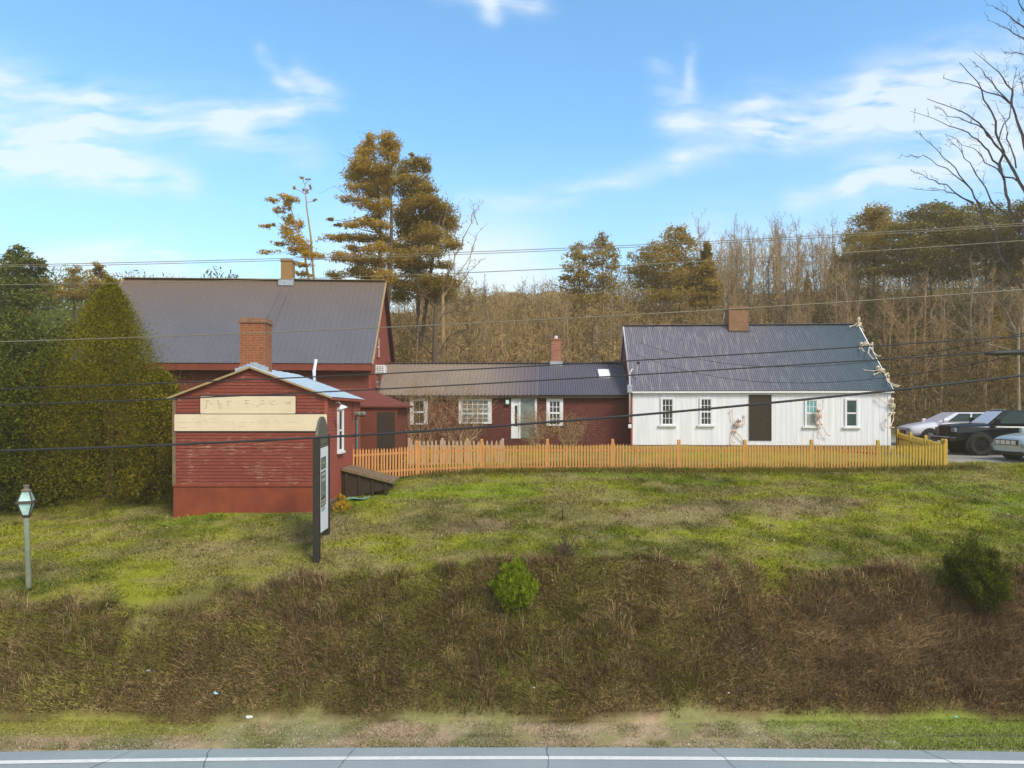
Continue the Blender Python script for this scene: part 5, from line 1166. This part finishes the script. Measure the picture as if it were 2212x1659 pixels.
z4_ = lambda x, y: (1908+.1374*x, 612+.1374*y)
limb_tree('bare_tree', 'low bare tree with pale green leaning limbs behind the parked vehicles', gbase(2190,880,40), [(.8, [(2130,2000),(2120,1200),(2130,700)]), (.4, [(2130,900),(1950,450),(1700,200),(1500,-50)]), (.35, [(2130,800),(1750,600),(1550,250),(1500,0)]), (.45, [(2130,1100),(1400,820),(1150,660),(900,500),(500,240)]), (.3, [(2130,700),(2212,380),(2000,150)]), (.25, [(2120,1300),(1850,900),(1700,680)])], 40, 'bark_pale', .09, 7, 1.0, conv=z4_, twr=.013)
z8 = lambda x, y: ((1100+x*.3617)*.72, (780+y*.3617)*.72)
limb_tree('bare_tree', 'bare forked tree with a thick straight trunk behind the tan wing roof', gbase(937,800,40), [(.6, [(560,1300),(565,800),(570,500),(575,380)]), (.35, [(575,380),(620,280),(660,180),(700,60)]), (.3, [(572,420),(520,330),(430,230),(410,120)]), (.32, [(570,800),(480,720),(420,640),(380,560)]), (.3, [(575,800),(640,700),(700,620),(800,590)]), (.25, [(572,560),(640,450),(740,420),(820,440)]), (.22, [(570,600),(520,520),(470,400),(440,330)]), (.2, [(575,430),(680,350),(760,330),(840,370)]), (.22, [(568,700),(450,600),(330,560)])], 40, 'bark', .20, 14, 1.3, conv=z8, twr=.012)
limb_tree('bare_tree', 'bare tree with thin rising fingers just right of the broad pine', gbase(990,780,43), [(.5, [(1600,2100),(1600,1400)]), (.35, [(1600,1400),(1700,1150),(1800,950),(1890,760),(1925,715)]), (.3, [(1600,1500),(1700,1330),(1830,1150),(1880,980),(1975,880)]), (.2, [(1700,1150),(1690,1000),(1740,860),(1730,700)]), (.2, [(1890,900),(1860,800),(1850,730)]), (.25, [(1620,1450),(1760,1360),(1850,1260),(1910,1190)]), (.18, [(1650,1300),(1650,1100),(1600,900),(1640,640)]), (.15, [(1830,1150),(1800,1280),(1740,1350)])], 43, 'bark_tan', .17, 9, .8, conv=lambda x, y: z7(x, y), twr=.012)

# named conifers along the wood's edge
def cl(l, s=1): return [(x, y, rx*s, ry*s) for x, y, rx, ry in l]
clump_tree('pine_tree', 'small airy pine, left one of the pair above the wing chimney', 'tree', gbase(1250,760,58), [[(1252,860),(1252,640),(1250,525)]], cl([(1250,535,18,12),(1240,555,24,12),(1262,560,18,12),(1232,578,24,12),(1262,585,24,12),(1245,600,34,13),(1225,598,18,8),(1262,612,26,10),(1240,625,36,12),(1255,645,40,12)]), 'pine_dull', 'bark_tan', 58, .9, 1.7, .11, tr=.12)
clump_tree('pine_tree', 'small airy pine, right one of the pair above the wing chimney', 'tree', gbase(1300,760,58), [[(1303,860),(1303,640),(1302,508)]], cl([(1301,515,14,12),(1290,530,22,12),(1315,535,20,12),(1303,552,30,13),(1325,558,14,9),(1290,570,26,12),(1318,578,24,12),(1300,598,36,14),(1305,618,40,14),(1295,640,42,12)]), 'pine_dull', 'bark_tan', 58, .9, 1.7, .11, tr=.12)
clump_tree('pine_tree', 'wide dense pine with a raised right top left of the white house chimney', 'tree', gbase(1440,760,60), [[(1455,860),(1455,640),(1460,500)],[(1455,860),(1400,620),(1390,550)]], cl([(1462,500,22,14),(1455,518,32,16),(1485,525,22,14),(1420,535,30,14),(1460,545,44,18),(1390,552,30,14),(1425,562,44,18),(1480,570,34,18),(1375,580,30,14),(1410,592,50,18),(1465,598,54,18),(1505,590,20,14),(1420,615,56,16),(1480,620,50,16),(1445,640,60,14)]), 'pine_dull', 'bark_tan', 60, 1.2, 2.0, .12, tr=.15)
clump_tree('spruce_tree', 'narrow pointed spruce just right of the wide dense pine', 'tree', gbase(1527,760,59), [[(1527,860),(1527,640),(1527,525)]], [(1527+dx*(y-522)/95*14, y, 4+(y-522)/95*18, 8) for y in range(530, 665, 9) for dx in (-.8, 0, .8)], 'pine_dull', 'bark_tan', 59, .5, 2.6, .11, tr=.10)
groves = [('pine with a rounded head at the left end of the dark grove', 1888, 62, [(1888,458,28,14),(1870,474,32,14),(1905,475,36,15),(1885,495,48,17),(1925,498,34,15),(1850,512,34,14),(1895,520,56,18),(1940,530,44,16),(1868,545,40,14),(1840,560,30,12),(1900,565,50,15),(1870,590,40,12),(1940,585,36,12)]),
 ('tall dark pine in the middle of the grove under the bare limbs', 2010, 60, [(2015,452,34,13),(1985,462,36,14),(2045,462,42,15),(2010,480,56,17),(1960,492,44,15),(2065,490,44,16),(2010,510,66,18),(1960,530,50,16),(2055,525,56,18),(2005,548,60,16),(1975,575,50,14),(2050,570,50,14),(2020,598,56,12)]),
 ('broad dark pine of the grove nearest the right edge', 2130, 59, [(2120,455,40,14),(2080,472,42,14),(2155,476,44,15),(2110,498,60,17),(2175,502,44,15),(2075,520,52,17),(2140,525,66,18),(2195,545,44,16),(2100,552,60,17),(2150,575,50,14),(2085,590,46,12),(2180,600,46,12)]),
 ('dark pine cut off by the right edge of the photo', 2225, 57, [(2225,450,50,20),(2200,480,44,18),(2240,520,60,22),(2190,540,40,15),(2230,570,60,20),(2200,600,50,16)])]
for lab, x, Y, c in groves: clump_tree('pine_tree', lab, 'tree', gbase(x, 760, Y), [[(x,860),(x,640),(x,460)]], c, 'pine_olive' if x > 1950 else 'pine_dull', 'bark', Y, 1.5, 2.4, .12, tr=.17, group='pines of the dark grove')
lf = [('dark hemlock cut off by the left edge of the photo', 28, 40, [(38,543,16,12),(20,560,28,16),(60,562,26,14),(8,585,34,18),(48,588,42,18),(84,575,14,12),(20,615,48,22),(70,612,40,16),(10,650,54,24),(60,648,50,20)], 'pine_green'),
 ('thin golden pine top left of centre in the left treeline', 160, 47, [(160,583,11,10),(158,600,14,9),(152,615,26,9),(170,622,20,9),(140,632,34,11),(175,640,30,12),(110,622,26,9),(95,640,30,12),(100,605,10,6)], 'pine_dull'),
 ('rounder pine top just left of the slate roof ridge', 213, 46, [(214,576,14,9),(208,590,18,10),(228,600,18,10),(200,608,26,11),(232,620,26,12),(208,634,40,13),(250,610,18,10),(262,630,20,12)], 'pine_dull')]
for lab, x, Y, c, lm_ in lf: clump_tree('pine_tree', lab, 'tree', gbase(x, 760, Y), [[(x,960),(x,720),(x,c[0][1])]], c, lm_, 'bark', Y, 1.0, 1.7, .10, tr=.14)

# leafy cones and mounds (surface tufts over an irregular solid form)
def mound(name, label, cat, base, h, r, n, leaf, size=.07, power=.75, lump=.25, kind=None, group=None, aspect=.35, lean=(0,0), flat=.0, low=0.0, trunk=True):
    base = Vector(base); root = thing(name, label, cat, base, group=group)
    t = rng.random(n)**.8; a = rng.random(n)*2*math.pi; m = max(30, n//130)
    ct = rng.random(m)**.8; ca = rng.random(m)*2*math.pi; rad = r*((1-t)**power)*np.clip(t*7+.55, 0, 1)
    idx = rng.integers(0, m, n); sp = .055
    t2 = np.clip(ct[idx]+rng.normal(size=n)*sp, low, .995); a2 = ca[idx]+rng.normal(size=n)*.16/(1-t2+.25)
    clr = 1+lump*(rng.random(m)-.5)*1.7; rr = r*((1-t2)**power)*np.clip(t2*7+.6, 0, 1)*clr[idx]*(1-.45*rng.random(n)**2+.16*np.abs(rng.normal(size=n))**2*(rng.random(n) < .3))*(.86+.3*np.sin(a2*5+t2*9)**2*rng.random(n))
    p = np.c_[rr*np.cos(a2)+lean[0]*t2, rr*np.sin(a2)+lean[1]*t2, h*t2+rng.normal(size=n)*size]
    tone = np.clip(.02+.75*rng.random(m)[idx]+.22*rng.random(n)-.06+.1*(t2-.5), 0, 1)
    np_mesh('crown', diamonds(p, size*(.5+rng.random(n)), aspect, flat), 4, leaf, root, tone=tone)
    if trunk: np_mesh('trunk', segs_np([(np.array([0,0,-.3]), np.array([lean[0]*.7,lean[1]*.7,h*.8]), r*.06+.02, .015)]+[(np.array([0,0,h*.1*k]), np.array([r*.6*math.cos(k*2.4), r*.6*math.sin(k*2.4), h*(.1*k+.12)]), r*.03, .008) for k in range(1, 8)], 6), 4, 'bark', root)
    return root
def gb2(x, Y): return (x, Y, float(gz(x, Y)))
mound('cedar_tree', 'big cone-shaped yellow-green cedar beside the slate-roofed house', 'tree', gb2(P(238,1100,24.8).x, 24.8), P(238,605,24.8).z-float(gz(P(238,1100,24.8).x, 24.8)), 2.35, 190000, 'cedar', .038, .70, .6, aspect=.22)
mound('cedar_tree', 'lower olive cedar between the big cone and the annex wall', 'tree', gb2(P(345,1100,23.9).x, 23.9), 4.4, 1.25, 56000, 'cedar', .038, .5, .35)
mound('cedar_tree', 'dark olive cedar left of the big cone behind the lantern', 'tree', gb2(P(110,1100,25.5).x, 25.5), 5.2, 2.2, 50000, 'bush_dark', .06, .5, .4)
mound('hemlock_tree', 'shadowy hemlock at the left edge behind the lantern', 'tree', gb2(P(10,1100,24.5).x, 24.5), 4.6, 2.3, 50000, 'bush_dark', .06, .45, .4)
mound('hemlock_tree', 'tall green hemlock rising at the far left behind the shadowy one', 'tree', gb2(P(30,1000,31).x, 31), 7.0, 3.2, 60000, 'pine_green', .08, .55, .45)
mound('hemlock_tree', 'mid-green hemlock between the far left one and the big cedar cone', 'tree', gb2(P(150,1000,33).x, 33), 6.3, 3.0, 50000, 'pine_green', .08, .55, .45)
mound('hemlock_tree', 'dark green hemlock outside the lawn at the extreme left', 'tree', gb2(P(-70,1000,27).x, 27), 6.0, 2.6, 40000, 'bush_dark', .07, .5, .4)
def leafy_shrub(label, b, h, w, stems, leaf, nl, size, lean=0, fill=.06, aspect=.16, up=.5):
    root = thing('evergreen_shrub', label, 'shrub', b); s = []
    for k in range(stems):
        a = rng.random()*6.283; rr = w*rng.random()**.5; el = 1-.45*(rr/w)**2; tip = np.array([rr*math.cos(a)+lean*el, rr*math.sin(a), h*(.55+.5*rng.random())*el]); q = wander(np.array([rr*.3*math.cos(a), rr*.3*math.sin(a), -.05]), tip, 5, .18)
        s += polyseg(q, .014, .004); s += twigs(q[1:], .004, 7, h*.20, 2, up, .7)
    np_mesh('branches', segs_np(s, 3), 4, 'bark', root)
    A_ = np.array([q[0] for q in s]); B_ = np.array([q[1] for q in s]); L = np.linalg.norm(B_-A_, axis=1)*(.3+(A_[:,2]+B_[:,2])/h); i = rng.choice(len(s), nl, p=L/L.sum()); f = rng.random((nl,1))
    p = A_[i]*(1-f)+B_[i]*f+rng.normal(size=(nl,3))*fill*[1,1,.8]; cl_ = rng.random(len(s)//12+1)
    np_mesh('leaves', diamonds(p, size*(.5+rng.random(nl)), aspect, -.8), 4, leaf, root, tone=np.clip(.55*cl_[i//12]+.5*rng.random(nl), 0, 1)); return root
leafy_shrub('small bright green rounded evergreen growing out of the brushy bank', gb2(P(1113,1290,15.95).x, 15.95), 1.0, .50, 80, 'shrub_green', 42000, .038, fill=.04)
leafy_shrub('dark green ragged evergreen at the right end of the brushy bank', gb2(P(2130,1290,16.0).x, 16.0), 1.6, .72, 50, 'bush_dark', 30000, .04, lean=-.3, fill=.06)
mound('flowering_shrub', 'tiny yellow-leaved shrub at the annex foundation corner', 'shrub', gb2(P(727,1095,21.2).x+.1, 21.2), .45, .28, 1500, 'yellow_leaf', .03, .5, .3, trunk=False)

# bare shrubs in front of the low wing
def bare_shrub(label, px, Y, h, w, n=26, bark='bark_tan', leaf=None, name='bare_shrub', ptop=None):
    b = gb2((px-CX)*Y/F, Y); root = thing(name, label, 'shrub', b); s = []
    for k in range(n):
        a = rng.random()*6.283; rr = w*rng.random()**.6; tip = np.array([rr*math.cos(a), rr*math.sin(a)*.6, h*(.65+.4*rng.random())*(1-.35*(rr/w)**2)]); q = wander(np.array([rng.normal()*.06, rng.normal()*.05, -.05]), tip, 5, .3)
        s += polyseg(q, .016, .005); s += twigs(q[1:], .0055, 9, h*.26, 2, .2, .9)
    np_mesh('branches', segs_np(s, 3), 4, bark, root)
    if leaf:
        m = 2600; p = rng.normal(size=(m,3))*[w*.45, w*.3, h*.22]+[0,0,h*.62]; np_mesh('leaves', diamonds(p, .022, .5), 4, leaf, root, tone=rng.random(m))
    return root
bare_shrub('tall bare shrub with rising stems in front of the left wing window', 905, 29.5, 3.5, 1.3, 26, leaf='twig_brown')
bare_shrub('spreading bare shrub covering the wide many-paned wing window', 1000, 29.8, 3.2, 1.5, 30, leaf='twig_brown')
bare_shrub('low tan shrub in front of the wing door', 1155, 30, 1.9, 1.0, 24, leaf='twig_brown')
bare_shrub('low brown shrub below the small paned wing window', 1230, 30.2, 1.55, 1.1, 24, leaf='twig_brown')
bare_shrub('small dry brown shrub beside the black stake on the lawn edge', 1222, 17.0, .55, .45, 22, 'bark', name='bare_shrub')

# ---------------------------------------------------------------- hillside wood: trees one can tell apart as copies, the tangle between them as one mass
protos = []
for k, (h, sd, bk, dn) in enumerate(((12,11,'bark_tan',1.3),(13,12,'bark_tan',1.1),(11,13,'bark_tan',1.4),(14,14,'bark_pale',1.0),(12,15,'bark',1.3))):
    tr_, br_ = bare_tree_meshes(h, sd, dn); r = thing('bare_tree', 'leafless grey-brown tree standing in the hillside wood', 'tree', (0,0,0), group='leafless trees of the hillside wood')
    np_mesh('trunk', segs_np(tr_, 6), 4, bk, r); np_mesh('branches', segs_np(br_, 3), 4, bk, r); protos.append(r)
spots = []
def scatter(n, x0, x1, y0, y1, s0, s1, keep=lambda x, y: True):
    c = 0
    while c < n:
        x = random.uniform(x0, x1); y = random.uniform(y0, y1); px = CX+x/y*F
        if not keep(px, y): continue
        spots.append((x, y, random.uniform(s0, s1))); c += 1
scatter(120, 8, 75, 66, 97, .62, .84, lambda px, y: 1500 < px < 2350)
scatter(70, -20, 30, 54, 80, .42, .60, lambda px, y: 830 < px < 1560)
scatter(62, 10, 60, 44, 62, .5, .72, lambda px, y: 1340 < px < 2320)
scatter(14, -60, -8, 60, 90, .30, .42, lambda px, y: -120 < px < 640)
scatter(16, -14, 10, 42, 50, .42, .6, lambda px, y: 850 < px < 1330)
for i, (x, y, s) in enumerate(spots):
    z = float(gz(x, y)); src = protos[i % 5]
    if i < 5: src.location = (x, y, z); src.rotation_euler = (0,0,random.random()*6.28); src.scale = (s,)*3
    else: place_copy(src, (x, y, z), random.random()*6.28, s)
# conifers scattered through the wood
pc = []
for k, (lf_, n) in enumerate((('pine_dull', 9000), ('pine_green', 9000))):
    r = mound('fir_tree', 'fir standing among the leafless trees of the hillside wood', 'tree', (0,0,0), 9, 1.9, n, lf_, .13, .85, .4, group='firs of the hillside wood'); pc.append(r)
fs = []
for (n, a, b, y0, y1) in ((12, 1330, 2320, 48, 70), (6, 850, 1300, 60, 85), (9, -100, 300, 45, 70), (5, 1700, 2300, 70, 90)):
    for _ in range(n):
        px = random.uniform(a, b); y = random.uniform(y0, y1); fs.append(((px-CX)*y/F, y, random.uniform(.45, .8) if y < 80 else .8))
for i, (x, y, s) in enumerate(fs):
    z = float(gz(x, y))-.2; src = pc[i % 2]
    if i < 2: src.location = (x, y, z); src.scale = (s,)*3
    else: place_copy(src, (x, y, z), random.random()*6.28, s)
def scrub(name, label_kind, n, x0, x1, y0, y1, h, size, mat, tr=1.0, aspect=.22, keep=None, hvar=None, pw=1.4):
    x = rng.uniform(x0, x1, n); y = rng.uniform(y0, y1, n)
    if keep is not None: k = keep(x, y); x, y = x[k], y[k]; n = len(x)
    hh = (hvar(x, y) if hvar is not None else 1)*h; z = gz(x, y)+hh*rng.random(n)**pw
    p = np.c_[x, y, z]; tn = np.clip(1.25*fbm(x*1.0, y+z*1.2, 3.4)-.22+.22*rng.random(n), 0, 1)
    o = np_mesh(name, diamonds(p, size*(.4+1.1*rng.random(n)), aspect, -1.4 if aspect < .1 else -.5), 4, mat, tone=tn); o['kind'] = 'stuff'; return o
pxf = lambda x, y: CX+x/y*F
scrub('woodland_brush', '', 520000, -45, 60, 41, 62, 4.8, .15, 'twig_brown', aspect=.16, keep=lambda x, y: (pxf(x,y) > 820) & (pxf(x,y) < 1750), hvar=lambda x, y: .4+1.2*fbm(x, y, 5))
scrub('woodland_brush', '', 270000, -10, 90, 62, 95, 5.4, .20, 'twig_brown', aspect=.16, keep=lambda x, y: (pxf(x,y) > 830) & (pxf(x,y) < 1900), hvar=lambda x, y: (.4+1.2*fbm(x, y, 6))*(1-.7*smooth(68, 84, y)*smooth(1540, 1620, pxf(x, y))))
scrub('woodland_brush', '', 420000, 10, 70, 40, 95, 4.0, .15, 'twig_dark', aspect=.16, keep=lambda x, y: (pxf(x,y) > 1600) & (pxf(x,y) < 2340), hvar=lambda x, y: (.4+1.2*fbm(x, y, 5))*(1-.75*smooth(68, 84, y)))
scrub('woodland_brush', '', 120000, -60, -10, 34, 90, 4.5, .24, 'pine_green', aspect=.25, keep=lambda x, y: (pxf(x,y) > -150) & (pxf(x,y) < 520), hvar=lambda x, y: .4+1.2*fbm(x, y, 5))
# twig haze of the bare crowns standing along the hill's crest, and over the middle of the wood
scrub('crown_twigs', '', 60000, 0, 90, 66, 96, 9.0, .42, 'twig_brown', aspect=.045, keep=lambda x, y: (pxf(x,y) > 1540) & (pxf(x,y) < 2300), hvar=lambda x, y: .55+.7*fbm(x, y, 4), pw=.8)
scrub('crown_twigs', '', 90000, -20, 50, 46, 66, 6.5, .34, 'twig_brown', aspect=.05, keep=lambda x, y: (pxf(x,y) > 830) & (pxf(x,y) < 1560), hvar=lambda x, y: .5+.8*fbm(x, y, 4), pw=.9)
scrub('evergreen_understorey', '', 60000, 20, 90, 58, 80, 7.0, .16, 'pine_olive', aspect=.35, keep=lambda x, y: (pxf(x,y) > 1840) & (pxf(x,y) < 2320), hvar=lambda x, y: .3+.9*fbm(x, y, 4), pw=1.0)
# canopy of the far hill
n = 90000; x = rng.uniform(-170, 200, n); y = rng.uniform(200, 330, n); t = np.clip((y-130)/170, 0, 1)
pz = 3+np.array([44*math.exp(-((a_-12)/95)**2)+22*math.exp(-((a_+130)/60)**2)+14*math.exp(-((a_-150)/80)**2) for a_ in x])*np.sin(t*math.pi/2)+fbm(x, y, 30)*6*t
cr = fbm(x, y, 11, 3); zz = pz+rng.random(n)*2.6*cr*2
o = np_mesh('far_woodland', diamonds(np.c_[x, y, zz], 1.0*(.5+rng.random(n)), .5), 4, 'far_wood', tone=np.clip(cr*1.1-.2+.3*rng.random(n), 0, 1)); o['kind'] = 'stuff'

# ---------------------------------------------------------------- grass blades and the dry weeds of the bank
def blades(name, x, y, h, w, colour, lean=.5):
    n = len(x); z = gz(x, y)-.01; a = rng.random(n)*2*math.pi; d = np.c_[np.cos(a)*w, np.sin(a)*w, np.zeros(n)]; l = np.c_[rng.normal(size=n)*lean, rng.normal(size=n)*lean, np.ones(n)]*h[:,None]
    b = np.c_[x, y, z]; v = np.stack([b-d, b+d, b+l], 1).reshape(-1,3); o = np_mesh(name, v, 3, 'blade', colour=colour); o['kind'] = 'stuff'; return o
def notbuilt(x, y):
    k = ~((x > -10.05) & (x < -5.4) & (y > 20.9) & (y < 25.7)); return k & ~((x > 16.4) & (y > 26.9))
n = 330000; x = rng.uniform(-17, 20.5, n); y = 16.2+rng.random(n)**1.15*11; k = notbuilt(x, y) & (y > edge(x)-.6*rng.random(n)) & (np.abs(x/y) < .78); x, y = x[k], y[k]
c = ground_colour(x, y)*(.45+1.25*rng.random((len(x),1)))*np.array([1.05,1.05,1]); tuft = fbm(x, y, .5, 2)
h = (.035+.10*np.clip(tuft-.45, 0, 1)*2)*(.5+rng.random(len(x))); h = h*(1+.8*(np.abs(y-25.75) < .25)*(x > -7))
blades('lawn_grass', x, y, h, .012, c, .8)
n = 420000; x = rng.uniform(-13, 13, n); y = rng.uniform(14.3, 17.2, n); k = (y < edge(x)+.45-.6*rng.random(n)) & (y > low_edge(x)+.12*rng.random(n)-.03); x, y = x[k], y[k]
tuft = fbm(x+4, y*1.3, .9, 3); t2 = fbm(x-9, y*1.4+30, 1.9, 4); t3 = fbm(x+19, y*2+3, .45, 2); lg = smooth(.36, .60, t2*.65+t3*.35)*(1-smooth(-2, 7, x)*.75)
c = lerp(np.tile([.105,.068,.030], (len(x),1)), np.tile([.36,.25,.13], (len(x),1)), smooth(.25, .8, .6*tuft+.45*rng.random(len(x)))); c = lerp(c, np.tile([.16,.17,.026], (len(x),1)), lg*.8)
c = lerp(c, np.tile([.155,.095,.065], (len(x),1)), smooth(2, 9, x)*.45)
c *= (.45+1.0*rng.random((len(x),1)))*(.55+1.3*t3[:,None])*(.75+1.0*fbm(x+5, y*1.3, 1.1, 2)[:,None])
rise = smooth(14.4, 15.3, y); h = (.05+.34*np.clip(tuft-.3, 0, 1)*(.25+.75*rng.random(len(x))**2))*(.35+.65*rise)*np.where(x > 3, 1.3, 1.0)*(1-.5*smooth(-.5, .2, y-edge(x)))
blades('bank_weeds', x, y, h, .010, c, 1.1)
n = 18000; x = rng.uniform(-12, 12.5, n); y = rng.uniform(14.9, 17.0, n); tf = fbm(x+2, y, .7, 3); k = (y < edge(x)+.35) & (tf > .53); x, y = x[k], y[k]
c = np.tile([.17,.115,.06], (len(x),1))*(.5+rng.random((len(x),1))); blades('tall_dry_stems', x, y, .15+.38*rng.random(len(x))**1.5, .006, c, .35)
n = 90000; x = rng.uniform(-12, 13, n); y = rng.uniform(13.45, 14.6, n); k = (y > edge_y(x)+.0) & (vnoise(x, y, .5)+.4*(x > 5)+.5*(x < -6)*(y > 13.75) > .48+.25*rng.random(n)); x, y = x[k], y[k]
blades('verge_grass', x, y, .02+.04*rng.random(len(x)), .009, ground_colour(x, y)*(.6+.8*rng.random((len(x),1))), .8)
n = 20000; x = rng.uniform(-7.5, 16.5, n); y = rng.normal(25.75, .16, n)-.0; c = np.tile([.20,.16,.035], (n,1))*(.4+rng.random((n,1))); c[x < -4] = c[x < -4]*[1.5,.95,.6]
blades('fence_weeds', x, y, (.05+.12*rng.random(n))*np.where(x < -3.5, 3.2, 1), .010, c, .3)

# dead leaves and broken stalks matted into the bank, a few fallen on the lawn
n = 90000; x = rng.uniform(-12.5, 13, n); y = rng.uniform(14.4, 16.9, n); k = (y < edge(x)+.2) & (y > low_edge(x)+.05) & (vnoise(x, y, .7)+.5*vnoise(x+9, y*2, .25) > .35+.5*rng.random(n)); x, y = x[k], y[k]; n = len(x)
z = gz(x, y)+.02+.16*rng.random(n)**2; tn = np.clip(.6*vnoise(x-4, y, .6)+.55*rng.random(n)-.1, 0, 1)
o = np_mesh('leaf_litter', diamonds(np.c_[x, y, z], .022*(.4+1.3*rng.random(n)), .45, .3), 4, 'litter_leaf', tone=tn); o['kind'] = 'stuff'
n = 5000; x = rng.uniform(-15, 17, n); y = rng.uniform(16.3, 25.5, n); k = notbuilt(x, y) & (vnoise(x, y, 1.6) > .45); x, y = x[k], y[k]; n = len(x)
o = np_mesh('fallen_leaves', diamonds(np.c_[x, y, gz(x, y)+.045], .03*(.5+rng.random(n)), .6, .5), 4, 'litter_leaf', tone=rng.random(n)); o['kind'] = 'stuff'

n = 34000; x = rng.uniform(-12.5, 13, n); y = edge_y(x)+.01+rng.random(n)**1.4*.85; k = vnoise(x, y*3, .8)+.3*rng.random(n) > .42; x, y = x[k], y[k]; n = len(x)
o = np_mesh('gravel', diamonds(np.c_[x, y, np.maximum(gz(x, y), 0)+.006], .011*(.4+1.4*rng.random(n)**2), .7, .4), 4, 'gravel_stone', tone=rng.random(n)); o['kind'] = 'stuff'

# separate tufts standing out of the bank and the lawn
def tufts(name, cx, cy, stems, h, spread, cols, wd=.008):
    n = len(cx); i = np.repeat(np.arange(n), stems); m = len(i); a = rng.random(m)*6.283; x = cx[i]+np.cos(a)*rng.random(m)*spread*.35; y = cy[i]+np.sin(a)*rng.random(m)*spread*.35
    z = gz(x, y)-.02; hh = h[i]*(.45+.75*rng.random(m)); d = np.c_[-np.sin(a)*wd, np.cos(a)*wd, np.zeros(m)]; b = np.c_[x, y, z]
    md = b+np.c_[np.cos(a)*spread*.30, np.sin(a)*spread*.30, np.ones(m)]*hh[:,None]*[1,1,.62]; tp = b+np.c_[np.cos(a)*spread*1.5, np.sin(a)*spread*1.5, np.ones(m)*.95]*hh[:,None]
    c = cols[i]*(.5+.9*rng.random((m,1)))
    v = np.concatenate([np.stack([b-d, b+d, md+d*.7, md-d*.7], 1), np.stack([md-d*.7, md+d*.7, tp+d*.1, tp-d*.1], 1)]).reshape(-1,3)
    o = np_mesh(name, v, 4, 'blade', colour=np.r_[c, c]); o['kind'] = 'stuff'; return o
n = 2600; x = rng.uniform(-12.5, 13, n); y = rng.uniform(14.7, 17.1, n); k = (y < edge(x)+.35) & (vnoise(x, y, .9) > .35); x, y = x[k], y[k]; n = len(x)
pal = np.array([[.34,.245,.13],[.22,.14,.070],[.17,.095,.058],[.28,.20,.09],[.12,.14,.022],[.16,.165,.03]]); pi_ = rng.integers(0, 6, n); pi_ = np.where((pi_ > 3) & (x > 4), 1, pi_)
tufts('weed_tufts', x, y, 34, .12+.22*rng.random(n)**2.5, .65, pal[pi_])
n = 7000; x = rng.uniform(-16, 19, n); y = 16.0+rng.random(n)*9.6; k = notbuilt(x, y) & (y > edge(x)) & (vnoise(x, y, .7) > .4); x, y = x[k], y[k]; n = len(x)
cc = ground_colour(x, y)*np.where(rng.random((n,1)) < .5, .55, 1.45); tufts('grass_tufts', x, y, 16, .05+.06*rng.random(n), .9, cc, .007)

# warm evening air between the camera and the wood
mb = MB().box(-335, 335, -85, 350, -1.2, 60)
hm = bpy.data.materials.new('haze'); hm.use_nodes = True; n_ = hm.node_tree; n_.nodes.remove(n_.nodes['Principled BSDF'])
pv = N(n_, 'ShaderNodeVolumePrincipled'); pv.inputs['Color'].default_value = (1,.84,.58,1); pv.inputs['Density'].default_value = .0013; pv.inputs['Anisotropy'].default_value = .0
n_.links.new(pv.outputs[0], n_.nodes['Material Output'].inputs['Volume'])
hz = mb.build('haze', hm); hz['kind'] = 'stuff'
